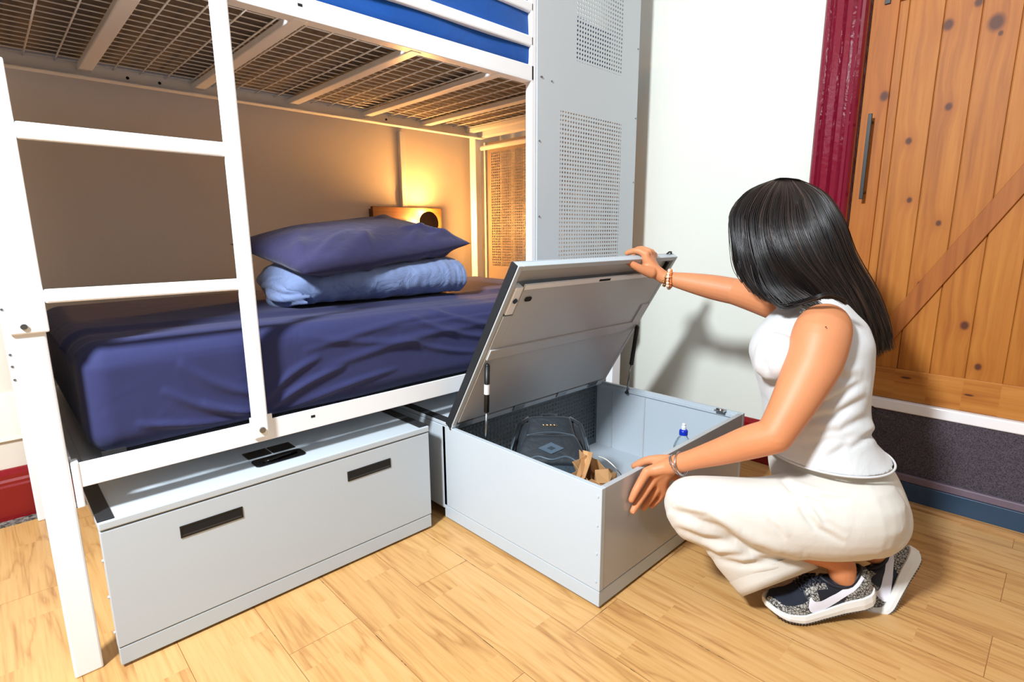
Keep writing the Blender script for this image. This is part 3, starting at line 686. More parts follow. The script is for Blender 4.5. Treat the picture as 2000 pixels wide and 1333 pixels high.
cone(body, [(RH_, .085), (RH_.lerp(RKn, .5), .068), (RKn, .05)], 16); cone(body, [(RKn, .05), (RKn.lerp(RA, .35), .046), (RKn.lerp(RA, .8), .033), (RA, .032), (XR @ V((-.004, 0, .088)), .032), (XR @ V((-.008, 0, .058)), .026)], 16)
loftrings(body, [hring(a, b, v, 1.45, h) for v, a, b, h in ((870, 1530, 1700, .13), (930, 1530, 1730, .14), (1000, 1570, 1740, .13), (1030, 1610, 1710, .08))])
me = remesh(body, .0032, 5, .5)
bod = put('body', me, 'skin', woman, smooth=True)

# nails
nm = MB()
def nail(tip, prev, nrm):
    t = (tip - prev).normalized(); s_ = t.cross(nrm).normalized(); X = Matrix((s_, t, s_.cross(t))).transposed()
    return MB().ball(tip + nrm * .0058 + t * .001, .0048, .0068, .0022, 12, 8, X)
fn = (CP - K[1]).normalized()
for f_ in F: nail(PY(*f_[3]), PY(*f_[2]), V((-.05, -.9, .35)).normalized()).build('fingernail', 'nail', bod, smooth=True)
nail(P(1223, 510, 1.850), P(1239, 519, 1.850), fn).build('fingernail', 'nail', bod, smooth=True)

# sleeveless top
m = MB()
rows = [hring(a, b, v, TD, h) for v, a, b, h in [(580, 1552, 1630, .062), (600, 1534, 1652, .096), (630, 1502, 1678, .124), (660, 1482, 1687, .146), (695, 1474, 1687, .152), (735, 1484, 1683, .148), (785, 1497, 1680, .139), (835, 1502, 1684, .145), (862, 1502, 1702, .156), (881, 1502, 1722, .164)]]
loftrings(m, rows, 5)
m.ball(P(1516, 698, 1.35), .048, .052, .064).ball(P(1516, 694, 1.48), .048, .052, .064)
me = remesh(m, .0042, 16)
TF = [([(1560, 795), (1620, 785), (1694, 742)], 7, .006), ([(1570, 822), (1630, 812), (1696, 775)], 7, .006), ([(1580, 845), (1640, 842), (1700, 812)], 8, .005), ([(1512, 750), (1495, 720), (1482, 690)], 8, .004), ([(1560, 870), (1640, 858), (1720, 850)], 9, .004),
      ([(1600, 700), (1650, 740), (1690, 735)], 8, .004), ([(1655, 880), (1690, 860), (1722, 838)], 7, .005), ([(1480, 760), (1500, 700), (1540, 640)], 9, .003), ([(1610, 900), (1640, 880), (1660, 865)], 8, .004)]
def tdisp(co, no):
    u, v, d = project(co); a = np.zeros(len(u)); near = np.clip((1.46 - d) / .06, 0, 1)
    for pts, w, amp in TF: a += fold(u, v, pts, w, amp) * near
    nz = np.array([mn.noise(V((p[0] * 14, p[1] * 14, p[2] * 22))) for p in co]); return a + .003 * nz
displace(me, tdisp)
top = put('sleeveless_top', me, 'linen_top', woman, smooth=True)
# bound armhole edge and hem stitching
hemr = lofts([list(p) for p in hring(1502 + 2, 1722 - 2, 880, TD, .164)] , 3)
hm = MB(); hp = [V(p) for p in hemr]; hm.tube(hp + [hp[0]], .0028, 6, cap=False); hm.build('hem', 'linen_top', top, smooth=True)

# trousers
m = MB()
loftrings(m, [hring(a, b, v, 1.455, h) for v, a, b, h in ((868, 1516, 1696, .148), (900, 1512, 1722, .164), (940, 1518, 1742, .172), (978, 1535, 1752, .174), (1008, 1558, 1744, .164), (1034, 1582, 1716, .138), (1050, 1610, 1682, .092))], 5)
cone(m, [(P(1660, 996, 1.375), .122), (P(1590, 1004, 1.37), .113), (P(1500, 1005, 1.37), .094), (P(1415, 990, 1.375), .077), (P(1352, 986, 1.385), .071)], 28, 6)
cone(m, [(P(1650, 965, 1.57), .125), (RH_.lerp(RKn, .45), .095), (RKn + V((0, 0, .0)), .062)], 24, 6)
cone(m, [(RKn, .062), (RKn.lerp(RA, .4), .062), (RKn.lerp(RA, .8), .055)], 20, 5)
loftrings(m, [pring((1358, 940), (1300, 1006), 1.385, .060), pring((1420, 962), (1326, 1048), 1.385, .070), pring((1500, 1005), (1371, 1075), 1.39, .074), pring((1562, 1058), (1408, 1118), 1.40, .074), pring((1584, 1085), (1432, 1146), 1.405, .072)], 6)
me = remesh(m, .0045, 12)
PF = [([(1300, 990), (1400, 1032), (1466, 1070), (1560, 1100)], 9, .012), ([(1560, 990), (1592, 1030), (1650, 1062)], 7, .006), ([(1575, 975), (1610, 1020), (1655, 1046)], 6, .004), ([(1500, 1015), (1520, 1035), (1535, 1055)], 5, .003),
      ([(1520, 930), (1545, 955), (1600, 972), (1655, 980)], 6, .006), ([(1545, 955), (1580, 1010), (1600, 1030)], 7, .004), ([(1315, 1030), (1370, 1052), (1440, 1062)], 7, .007), ([(1335, 1060), (1400, 1085), (1470, 1085)], 7, .007), ([(1380, 1090), (1450, 1105), (1530, 1095)], 8, .008),
      ([(1420, 1050), (1480, 1088), (1560, 1108)], 6, .006), ([(1330, 1000), (1380, 1008), (1440, 1045)], 7, .005), ([(1470, 1128), (1530, 1120), (1585, 1098)], 7, .005)]
def pdisp(co, no):
    u, v, d = project(co); a = np.zeros(len(u)); near = np.clip((1.44 - d) / .05, 0, 1)
    for pts, w, amp in PF: a += fold(u, v, pts, w, amp) * near
    nz = np.array([mn.noise(V((p[0] * 8, p[1] * 8, p[2] * 6))) for p in co]); return a + .003 * nz
displace(me, pdisp)
tr = put('trousers', me, 'linen_trousers', woman, smooth=True)
# flared cuff: an open tube with real thickness
m = MB(); rs = []
for (p, q, h) in (((1578, 1074), (1424, 1138), .074), ((1590, 1092), (1438, 1154), .077), ((1599, 1110), (1448, 1167), .080)):
    rs.append(pring(p, q, 1.405, h, 40))
for (p, q, h) in (((1596, 1109), (1452, 1164), .077), ((1584, 1090), (1440, 1150), .073)):
    rs.append(pring(p, q, 1.405, h, 40))
m.rings(rs, cap=False).build('trouser_cuff', 'linen_trousers', tr, smooth=True)

# ---- hair: a base cap plus many strands
m = MB()
m.ball(HC + HX @ V((0, -.012, .014)), .077, .097, .097, 28, 20, HX)
loftrings(m, [hring(1490, 1595, 430, 1.50, .066), hring(1500, 1622, 480, 1.50, .070), hring(1548, 1660, 535, 1.50, .068), hring(1606, 1692, 575, 1.50, .058), hring(1650, 1712, 615, 1.50, .05), hring(1675, 1720, 655, 1.50, .042), hring(1690, 1722, 682, 1.50, .03)], 4)
me = remesh(m, .005, 6); hb = put('hair', me, 'hair_base', woman, smooth=True)
G = [  # guides on the near side, front to back: (u, v, depth)
 [(1512, 352, 1.50), (1462, 376, 1.47), (1434, 418, 1.44), (1436, 478, 1.42), (1446, 530, 1.42), (1470, 562, 1.42)],
 [(1516, 350, 1.50), (1472, 374, 1.455), (1446, 420, 1.42), (1452, 485, 1.40), (1470, 545, 1.40), (1505, 590, 1.39)],
 [(1520, 349, 1.50), (1490, 374, 1.45), (1468, 425, 1.405), (1476, 495, 1.385), (1500, 560, 1.38), (1530, 596, 1.36)],
 [(1525, 348, 1.50), (1506, 378, 1.44), (1492, 435, 1.395), (1506, 500, 1.375), (1545, 560, 1.37), (1600, 596, 1.33)],
 [(1531, 348, 1.50), (1528, 382, 1.435), (1524, 440, 1.39), (1550, 508, 1.37), (1610, 572, 1.38), (1655, 632, 1.40), (1682, 690, 1.42)],
 [(1538, 348, 1.50), (1552, 386, 1.44), (1562, 445, 1.395), (1592, 510, 1.38), (1640, 575, 1.39), (1674, 635, 1.41), (1692, 696, 1.43)],
 [(1546, 349, 1.50), (1576, 384, 1.435), (1598, 440, 1.40), (1626, 508, 1.395), (1664, 575, 1.41), (1690, 635, 1.43), (1704, 696, 1.45)],
 [(1554, 350, 1.50), (1594, 382, 1.445), (1622, 436, 1.415), (1650, 508, 1.42), (1684, 578, 1.44), (1706, 636, 1.45), (1716, 690, 1.47)],
 [(1560, 351, 1.50), (1604, 378, 1.47), (1634, 430, 1.45), (1660, 505, 1.45), (1698, 575, 1.46), (1720, 636, 1.475), (1729, 682, 1.49)],
 [(1562, 352, 1.50), (1610, 380, 1.50), (1642, 432, 1.49), (1664, 500, 1.485), (1702, 574, 1.48), (1723, 636, 1.49), (1731, 680, 1.50)]]
GF = [[(u + (2 if i else 0), v - (3 if i > 1 else 0), 1.50 + (1.50 - d) * .9 + (.02 if i > 3 else 0)) for i, (u, v, d) in enumerate(g)] for g in G]      # far side
def guide(GG, s, NP=26):
    s = min(max(s, 0), 1) * (len(GG) - 1); i = min(int(s), len(GG) - 2); f_ = s - i
    def rs_(g): arr = lofts(g, 12); idx = np.linspace(0, len(arr) - 1, NP); return np.array([arr[int(round(k))] for k in idx])
    return rs_(GG[i]) * (1 - f_) + rs_(GG[i + 1]) * f_
cacheN = {}
for tagn, GG in (('n', G), ('f', GF)): cacheN[tagn] = [guide(GG, k / 64) for k in range(65)]
hm = MB(); scol = []
def strand(pts, r):
    n0 = len(hm.f); k = len(pts); hm.tube(pts, [r * (1 - .55 * (i / (k - 1)) ** 3) for i in range(k)], 4, cap=False); return len(hm.f) - n0
hv = []
def addstrands(key, N, jit, r=.0011):
    for _ in range(N):
        s_ = random.random(); g = cacheN[key][int(s_ * 64)]; clump = math.sin(s_ * 90) * .5 + math.sin(s_ * 37 + 1) * .5 + .5 * math.sin(s_ * 211)
        j1, j2, j3 = random.gauss(0, 1), random.gauss(0, 1), random.random(); cut = random.uniform(.9, 1.03); pts = []
        for i, (u, v, d) in enumerate(g):
            t = i / (len(g) - 1); w = t ** .7
            pts.append(P(u + j1 * jit * w * 2 + clump * 4 * w + 2.5 * math.sin(t * 7 + s_ * 60) * w, v + j2 * jit * w * .6, d - .004 + j3 * .012 * (1 if key == 'n' else -1) + clump * .010 * w + .005 * math.sin(t * 6 + s_ * 45) * w))
        q = int(len(pts) * min(cut, 1)); nf = strand(pts[:max(q, 6)], r * random.uniform(.7, 1.4))
        c_ = min(max(.34 + .3 * clump * .6 + random.gauss(0, .28), 0), 1); hv.extend([c_] * (nf // 4 * 4 + 4))
addstrands('n', 3600, 3.2); addstrands('f', 1500, 3.5)
# loose locks: over the shoulder, the front wisps
def lock(pts, N, spread, r=.001):
    arr = lofts(pts, 6)
    for _ in range(N):
        a_, b_, c_ = random.gauss(0, spread), random.gauss(0, spread), random.gauss(0, .004)
        pp = [P(q[0] + a_ * (i / len(arr)), q[1] + b_ * (.3 + .7 * i / len(arr)), q[2] + c_) for i, q in enumerate(arr)]
        nf = strand(pp, r); hv.extend([random.random() * .6] * (nf // 4 * 4 + 4))
lock([(1462, 500, 1.40), (1478, 560, 1.385), (1512, 592, 1.37), (1552, 594, 1.33), (1590, 584, 1.265), (1622, 578, 1.25), (1652, 592, 1.26)], 70, 2.4)
lock([(1470, 480, 1.40), (1490, 555, 1.38), (1520, 597, 1.36), (1545, 598, 1.34), (1565, 590, 1.31)], 60, 2.4)
lock([(1440, 470, 1.42), (1444, 520, 1.41), (1460, 548, 1.41), (1480, 566, 1.41)], 40, 4)
lock([(1438, 420, 1.43), (1432, 470, 1.43), (1440, 515, 1.43), (1452, 540, 1.42)], 40, 3)
me = hm.mesh('hair_strands'); at = me.attributes.new('strand', 'FLOAT', 'POINT')
vals = np.array((hv + [0.3] * len(me.vertices))[:len(me.vertices)], dtype=np.float32); at.data.foreach_set('value', vals)
hs = put('hair_strands', me, 'hair', hb, smooth=True)

# ---- bracelets
def bangle(name, c, axis, R, r, mat, n=40, squash=1.0, tilt=V((0, 0, 0))):
    ax = (axis.normalized() + tilt).normalized(); a_ = ax.cross(UP).normalized(); b_ = ax.cross(a_)
    pts = [c + a_ * math.cos(2 * math.pi * i / n) * R + b_ * math.sin(2 * math.pi * i / n) * R * squash for i in range(n + 1)]
    return MB().tube(pts, r, 8, cap=False).build(name, mat, woman, smooth=True)
def beads(name, c, axis, R, r, mat, n, tilt=V((0, 0, 0)), skip=0):
    ax = (axis.normalized() + tilt).normalized(); a_ = ax.cross(UP).normalized(); b_ = ax.cross(a_); m = MB()
    for i in range(n):
        t = 2 * math.pi * i / n; m.ball(c + a_ * math.cos(t) * R + b_ * math.sin(t) * R, r * (1 + .2 * ((i * 7) % 3 - 1)), nu=10, nv=7)
    return m.build(name, mat, woman, smooth=True)
ax = RE - RW; wc = RW.lerp(RE, .085)
beads('beaded_bracelet', wc + V((0, 0, -.003)), ax, .0305, .0058, 'bead_pearl', 18, V((.1, 0, .15)))
beads('beaded_bracelet', wc - ax.normalized() * .008 + V((0, 0, -.001)), ax, .0285, .0032, 'gold', 30, V((-.05, .1, -.1)))
beads('beaded_bracelet', wc + ax.normalized() * .006 + V((0, 0, .001)), ax, .0300, .0036, 'bead_orange', 26, V((.25, 0, .2)))
ax = LE - LWr; wc = LWr.lerp(LE, .015)
bangle('silver_bangle', wc - V((0, 0, .003)), ax, .0285, .0016, 'chrome', tilt=V((.1, .1, .2)))
bangle('silver_bangle', wc + ax.normalized() * .010 - V((0, 0, .003)), ax, .0300, .0020, 'chrome', tilt=V((-.1, 0, -.15)))
beads('beaded_bracelet', wc - ax.normalized() * .006 - V((0, 0, .002)), ax, .0275, .0018, 'steel', 44, V((.0, .1, .1)))

# ---- trainers
def shoe(label, X, bend=0, mirror=1):
    hw = lambda x: np.interp(x, [-.070, -.067, -.062, -.052, -.03, .02, .07, .12, .16, .178, .190, .199, .205], [.005, .013, .020, .027, .033, .033, .038, .045, .044, .038, .029, .018, .004])
    hh = lambda x: np.interp(x, [-.07, -.06, -.04, -.01, .03, .06, .08, .11, .15, .185, .2, .205], [.050, .062, .066, .052, .053, .066, .070, .056, .040, .030, .018, .006])
    zb = lambda x: np.interp(x, [-.07, .0, .06, .12, .17, .205], [.030, .028, .022, .020, .021, .030])
    zs = lambda x: np.interp(x, [-.07, -.05, .09, .13, .17, .207], [.006, .0, .0, .001, .007, .020])
    def warp(p):
        x, y, z = p; y = y * mirror + (.006 if x > .08 else 0) * 0
        X0 = .095 if bend > .6 else .105
        if bend and x > X0:
            dx = x - X0; L = .065 if bend > .6 else .045
            if dx < L: k_ = bend / L; r_ = 1 / k_; ang = dx * k_; bx = X0 + math.sin(ang) * (r_ - z); bz = r_ - math.cos(ang) * (r_ - z)
            else:
                k_ = bend / L; r_ = 1 / k_; bx = X0 + math.sin(bend) * (r_ - z) + math.cos(bend) * (dx - L); bz = r_ - math.cos(bend) * (r_ - z) + math.sin(bend) * (dx - L)
            x, z = bx, bz
        return X @ V((x, y, z))
    xs = list(np.linspace(-.0695, .2045, 60)); pp = 2.3
    m = MB(); rows = []
    for x in xs:
        w_, h_, b_ = float(hw(x)), float(hh(x)), float(zb(x)); r_ = []
        for j in range(28):
            t = math.pi * j / 27; ct, st = math.cos(t), math.sin(t)
            r_.append((x, w_ * abs(ct) ** (2 / pp) * (1 if ct > 0 else -1), b_ + h_ * abs(st) ** (2 / pp)))
        rows.append(r_)
    flat_ = [[warp(q) for q in r_] for r_ in rows]; m.rings(flat_, cap=False)
    me = m.mesh('shoe_upper'); o = D.objects.new('shoe', me)
    for k_ in ('shoe_black', 'elephant', 'shoe_blacksuede'): me.materials.append(M[k_])
    n = 28; mi = []
    for i in range(len(xs) - 1):
        for j in range(n):
            if j == n - 1: mi.append(0); continue
            x, y, z = rows[i][j]; zr = (z - float(zb(x))) / float(hh(x)); c = 0
            if x > .112 and zr < .50 + max(0, x - .175) * 20: c = 1               # toe overlay
            elif x > .105 and zr >= .50: c = 2
            if x < .012 - .035 * zr and zr < .93: c = 1                              # heel overlay
            if .070 < x < .118 and zr < .85 - (x - .07) * 8: c = 1
            if .045 < x < .10 and .72 < zr < .9: c = 1                             # eyestay
            if zr >= .95 and x > .03: c = 2
            mi.append(c)
    me.polygons.foreach_set('material_index', mi[:len(me.polygons)])
    for p_ in me.polygons: p_.use_smooth = True
    col.objects.link(o); o.parent = woman; o.matrix_parent_inverse = Matrix.Translation(-woman.location)
    # sole
    m = MB(); rows2 = []
    for x in np.linspace(-.074, .2085, 70):
        w_ = float(hw(min(max(x * .975, -.0699), .2045))) + .0048; b_ = float(zb(x)) + .002; s0 = float(zs(x))
        rows2.append([warp(q) for q in ((x, -w_, b_), (x, -w_ - .0015, (b_ + s0) / 2), (x, -w_, s0 + .002), (x, -w_ + .004, s0), (x, w_ - .004, s0), (x, w_, s0 + .002), (x, w_ + .0015, (b_ + s0) / 2), (x, w_, b_), (x, w_ - .006, b_ + .001), (x, -w_ + .006, b_ + .001))])
    m.rings(rows2).build('sole', 'shoe_white', o, smooth=False)
    m = MB()
    for x in np.arange(-.066, .19, .0075):
        w_ = float(hw(x)) + .0052; s0 = float(zs(x))
        pts = [(x, -w_, s0 - .0015), (x + .004, -w_, s0 - .0015), (x + .004, w_, s0 - .0015), (x, w_, s0 - .0015)]
        m.prism([warp(q) for q in pts], (warp((x, 0, s0 + .002)) - warp((x, 0, s0 - .0015))))
    m.build('tread', 'shoe_tread', o)
    # collar
    def surf(x, zr, s_, off=.0012):
        w_, h_, b_ = float(hw(x)), float(hh(x)), float(zb(x)); return (x, s_ * (w_ * max(0, 1 - zr ** pp) ** (1 / pp) + off), b_ + h_ * zr)
    cp = []
    for k_ in range(28):
        t = 2 * math.pi * k_ / 28; x = .0 + .050 * math.cos(t); y = .026 * math.sin(t); w_, h_, b_ = float(hw(x)), float(hh(x)), float(zb(x))
        cp.append(warp((x, y, b_ + h_ * max(0, 1 - min(abs(y) / w_, 1) ** pp) ** (1 / pp) + .002)))
    MB().tube(cp + [cp[0]], .0048, 8, cap=False).build('collar', 'shoe_black', o, smooth=True)
    # swoosh on both sides
    topc = [(.094, .66), (.090, .50), (.080, .40), (.064, .42), (.040, .54), (.010, .68), (-.018, .80), (-.040, .88)]
    botc = [(.098, .64), (.107, .36), (.100, .08), (.076, .03), (.046, .14), (.014, .32), (-.018, .52), (-.046, .74)]
    tc, bc = lofts(topc, 4), lofts(botc, 4)
    for s_ in (-1, 1):
        m = MB(); n1 = len(tc); K_ = 5
        for off in (.0014, .0002):
            for q0, q1 in zip(tc, bc):
                for k_ in range(K_ + 1):
                    q = q0 + (q1 - q0) * k_ / K_; m.v.append(warp(surf(q[0], min(q[1], .9), s_, off)))
        for i in range(n1 - 1):
            for k_ in range(K_):
                a_ = i * (K_ + 1) + k_; m.f.append((a_, a_ + 1, a_ + K_ + 2, a_ + K_ + 1))
        m.build('swoosh', 'swoosh_white', o, smooth=False)
    # laces
    for i in range(6):
        x = .062 + i * .0105; z0 = float(zb(x)) + float(hh(x)); pts = []
        for k_ in range(9):
            y = -.022 + .044 * k_ / 8; w_, h_, b_ = float(hw(x)), float(hh(x)), float(zb(x))
            pts.append(warp((x + .004 * math.sin(k_ * 2.4 + i), y, b_ + h_ * (1 - (abs(y) / w_) ** pp) ** (1 / pp) + .0035)))
        MB().tube(pts, .0026, 6).build('lace', 'shoe_black', o, smooth=True)
    return o
shoe('left', XL, bend=.28)
shoe('right', XR, bend=1.05)

# small mole on the upper arm
MB().ball(P(1613, 639, 1.238), .0016, nu=10, nv=7).build('mole', 'disc_brown', bod, smooth=True)
# black tie at the back of the waist
MB().tube([P(1690, 800, 1.45), P(1704, 795, 1.44), P(1716, 803, 1.44), P(1702, 808, 1.44)], .003, 6).tube([P(1702, 806, 1.44), P(1722, 812, 1.44), P(1735, 815, 1.445)], .0028, 6).build('waist_tie', 'shoe_black', woman, smooth=True)

# ------------------------------------------------------------------ reading light on the wall
tag(MB().box(1.50, 1.53, 1.068, 1.09, 1.115, 1.49).build('cable_conduit', 'conduit_white', bevel=.003), 'slim cream conduit running up the wall above the timber reading light box', 'conduit')
lb = thing('reading_light', 'timber boxed reading light with a round dark disc glowing by the bed head', 'reading light', (1.55, 1.06, .86))
MB().box(1.305, 1.722, 1.035, 1.055, .86, 1.114).build('front_board', 'box_timber', lb, bevel=.002)
MB().box(1.315, 1.712, 1.055, 1.089, .87, 1.104).build('back_frame', 'box_timber', lb, bevel=.002)
MB().box(1.385, 1.500, 1.029, 1.036, .97, 1.052).build('socket_plate', 'socket_black', lb, bevel=.002)
for x in (1.415, 1.47): MB().box(x - .006, x + .006, 1.0275, 1.029, 1.0, 1.02).build('socket_switch', 'tag_white', lb, bevel=.001)
MB().tube([(1.605, .985, 1.035), (1.605, .993, 1.035)], .060, 40).build('light_disc', 'disc_brown', lb, bevel=.002)
MB().tube([(1.605, .993, 1.035), (1.605, 1.036, 1.035)], .018, 20).build('light_stem', 'disc_brown', lb)
rg = []
for k in range(25):
    t = 2 * math.pi * k / 24; rg.append((1.605 + .036 * math.cos(t), .998, 1.035 + .036 * math.sin(t)))
MB().tube(rg, .0045, 8, cap=False).build('glow_ring', 'lamp_glow', lb, smooth=True)
l = D.lights.new('reading_light_glow', 'POINT'); l.energy = 9; l.color = (1, .46, .13); l.shadow_soft_size = .03
for (dx, dz) in ((-.045, 0), (.045, 0), (0, .045), (0, -.045)):
    o = D.objects.new('reading_light_glow', l); col.objects.link(o); o.location = (1.605 + dx * 1.05, 1.008, 1.035 + dz * 1.05)

# ------------------------------------------------------------------ bedding
def cushion(name, origin, ux, uy, L, Wd, H, mat, n=70, wr=None, pinch=.07, sag=0):
    ux = V(ux).normalized(); uy = V(uy); uy = (uy - ux * uy.dot(ux)).normalized(); uz = ux.cross(uy); m = MB(); origin = V(origin)
    def pt(s, t, side):
        a, b = abs(s), abs(t); e = (1 - a ** 2.6) * (1 - b ** 2.6); h = H * max(e, 0) ** .5
        k = 1 - pinch * (b ** 2) * (1 - a ** 4) ; k2 = 1 - pinch * (a ** 2) * (1 - b ** 4)
        x = s * L / 2 * (1 - pinch * .6 * (1 - b ** 2) * 0 - pinch * (1 - b ** 2) * a); y = t * Wd / 2 * (1 - pinch * (1 - a ** 2) * b)
        w = 0
        if wr: w = wr(s, t, side) * min(1, e * 3)
        z = side * (h * (.55 if side > 0 else .45) + w) + sag * (a * a) 
        return origin + ux * x + uy * y + uz * z
    top_ = [[pt(-1 + 2 * i / n, -1 + 2 * j / n, 1) for j in range(n + 1)] for i in range(n + 1)]
    bot_ = [[pt(-1 + 2 * i / n, -1 + 2 * j / n, -1) for j in range(n + 1)] for i in range(n + 1)]
    N1 = n + 1
    m.v = [p for r in top_ for p in r] + [p for r in bot_ for p in r]
    for i in range(n):
        for j in range(n):
            a = i * N1 + j; m.f.append((a, a + N1, a + N1 + 1, a + 1)); b = a + N1 * N1; m.f.append((b, b + 1, b + N1 + 1, b + N1))
    me = m.mesh(name); bm = bmesh.new(); bm.from_mesh(me); bmesh.ops.remove_doubles(bm, verts=bm.verts, dist=.0004); bmesh.ops.recalc_face_normals(bm, faces=bm.faces); bm.to_mesh(me); bm.free()
    return put(name, me, mat, None, smooth=True)
def pw(s, t, side):
    a = 0
    for (x0, y0, x1, y1, w, am) in ((-.9, -.9, -.2, -.3, .07, .006), (.95, -.9, .3, -.5, .06, .009), (.98, -.7, .45, -.9, .05, .007), (-.98, -.8, -.6, .2, .07, .006), (.2, -.95, .6, -.5, .06, .006), (-.3, -.98, -.1, -.4, .05, .005), (.95, .9, .4, .3, .06, .006)):
        a += 2 * ridge(s, t, x0, y0, x1, y1, w, am)
    return a + .005 * mn.noise(V((s * 3, t * 3, side)))
pA, pB, pC = PY(582, 536, .26), PY(468, 484, .66), PY(903, 478, .34); PILX = pC - pA; PILY = pB - pA; PILC = (pB + pC) / 2 + V((0, 0, .008))
pil = cushion('pillow', PILC, PILX, PILY, .74, .47, .14, 'pillow_navy', wr=pw, pinch=.05)
tag(pil, 'plump dark navy pillow lying on top of the folded light blue duvet', 'pillow')

# folded duvet: a flattened roll with layered ends
m = MB(); rows = []; N = 90; K_ = 56
A_, B_ = V((.60, .52, .812)), V((1.30, .47, .816)); ax_ = (B_ - A_); sdv = V((0, 1, 0))
for i in range(N + 1):
    t = i / N; c = A_.lerp(B_, t); endk = min(1, (math.sin(math.pi * min(t, .12) / .24)) + .28, (math.sin(math.pi * min(1 - t, .10) / .20)) + .25); r_ = []
    for j in range(K_):
        th = 2 * math.pi * j / K_; ct, st = math.cos(th), math.sin(th)
        ry = .20 * (.55 + .45 * endk); rz = .078 * endk
        if t < .12: rz *= 1 + .12 * math.sin(th * 5)
        p = c + V((0, abs(ct) ** .8 * (1 if ct > 0 else -1) * ry, abs(st) ** .8 * (1 if st > 0 else -1) * rz))
        nz = mn.noise(V((t * 9, th * 1.3, 2))) * .006 + mn.noise(V((t * 26, th * 2.2, 5))) * .004
        if t > .8: nz += .005 * math.sin((t - .8) * 160 + th) * (t - .8) * 4
        if t < .3: nz += .007 * math.sin(t * 60 + math.sin(th * 2) * 2) * (1 - t / .3)
        p += V((0, ct, st)) * nz; p.z = max(p.z, .747 + .004 * math.sin(t * 9)); r_.append(p)
    rows.append(r_)
m.rings(rows); dv_ = m.build('duvet', 'duvet_blue', None, smooth=True)
tag(dv_, 'light blue duvet folded into a thick roll on the navy mattress', 'duvet')
# folded layers at its foot end
m = MB()
for (z, y0, y1, bulge, x0) in ((.752, .33, .66, .040, .605), (.776, .32, .64, .052, .60), (.802, .34, .66, .048, .60), (.826, .37, .62, .040, .605)):
    pts = []
    for k in range(24):
        t = k / 23; y = y0 + (y1 - y0) * t; pts.append((x0 + .045 - bulge * math.sin(math.pi * t) ** .6 + .006 * math.sin(9 * t + z * 90), y, z + .007 * math.sin(7 * t + z * 60)))
    m.tube(pts, [.006 + .010 * math.sin(math.pi * k / 23) for k in range(24)], 10)
me = remesh(m, .004, 3); put('folded_edge', me, 'duvet_blue', dv_, smooth=True)

# ------------------------------------------------------------------ things in the open drawer
bp = thing('backpack', 'black and dark teal backpack with a grey diamond badge lying in the open drawer', 'backpack', (1.20, -.28, .057))
bu = V((.52, .50, .62)).normalized(); bx = V((.70, -.71, .0)).normalized(); bf = bx.cross(bu).normalized()
if bf.dot(CP - V((1.2, -.28, .2))) < 0: bf = -bf
BO = V((1.055, -.372, .103))
BXm = Matrix((bx, bf, bu)).transposed()
def bpt(x, y, z): return BO + BXm @ V((x, y, z))
def slab(m, w_of, z0, z1, y0, y1, n=30, K=30, sq=3.2):
    rows = []
    for i in range(n + 1):
        t = i / n; z = z0 + (z1 - z0) * t; w = w_of(t); e = min(1, (1 - abs(2 * t - 1) ** 5) ** .5 + .08); yc = (y0 + y1) / 2; h = (y1 - y0) / 2 * e
        rows.append([bpt(w * abs(math.cos(a)) ** (2 / sq) * (1 if math.cos(a) > 0 else -1), yc + h * abs(math.sin(a)) ** (2 / sq) * (1 if math.sin(a) > 0 else -1), z) for a in [2 * math.pi * j / K for j in range(K)]])
    m.rings(rows); return m
slab(MB(), lambda t: .128 * (1 - .25 * max(0, t - .5) ** 1.5 * 2) * (1 - .12 * (1 - t)), 0, .355, -.085, .03).build('main_compartment', 'bag_black', bp, smooth=True)
slab(MB(), lambda t: .088 * (1 - .2 * t), .262, .352, .0, .045).build('top_pocket', 'bag_black', bp, smooth=True)
slab(MB(), lambda t: .112 * (1 - .22 * abs(t - .35)), .03, .245, .01, .068).build('front_pocket', 'bag_front', bp, smooth=True)
fl = slab(MB(), lambda t: .112 * (1 - .30 * t * t), .150, .262, .045, .080).build('pocket_flap', 'bag_black', bp, smooth=True)
def surfline(pts, r, name, mat, par): return MB().tube([bpt(*p) for p in pts], r, 6).build(name, mat, par, smooth=True)
surfline([(-.098 + .196 * k / 20, .080 - .006 * abs(k / 10 - 1), .160 + .014 * math.sin(math.pi * k / 20) * (1 if k % 20 else 1) - .008 * math.cos(k * .62)) for k in range(21)], .0045, 'flap_piping', 'bag_trim', fl)
surfline([(-.08 + .16 * k / 20, .062, .262 + .012 * math.sin(math.pi * k / 20)) for k in range(21)], .002, 'zip', 'bag_trim', bp)
MB().prism([bpt(-.042, .0795, .205), bpt(0, .0805, .184), bpt(.042, .0795, .205), bpt(0, .0795, .226)], bf * .003).build('diamond_badge', 'bag_badge', fl)
MB().prism([bpt(-.014, .083, .205), bpt(0, .083, .198), bpt(.014, .083, .205), bpt(0, .083, .212)], bf * .001).build('badge_mark', 'bag_front', fl)
m = MB()
for k in range(8):
    x = -.022 + k * .0062
    m.tube([bpt(x - .002, .0465, .305), bpt(x, .0465, .311), bpt(x + .002, .0465, .305)] if k % 2 else [bpt(x - .0018, .0465, .311), bpt(x + .0018, .0465, .308), bpt(x - .0015, .0465, .305)], .0008, 5)
m.build('gold_lettering', 'gold', bp)
for s_ in (-1, 1):
    surfline([(s_ * .05, -.06, .345), (s_ * .075, -.02, .372), (s_ * .105, .01, .33), (s_ * .122, .012, .26), (s_ * .128, .0, .19)], .009, 'shoulder_strap', 'bag_black', bp)
    surfline([(s_ * .118, .035, .27), (s_ * .128, .025, .235), (s_ * .132, .01, .19)], .003, 'side_webbing', 'bag_trim', bp)
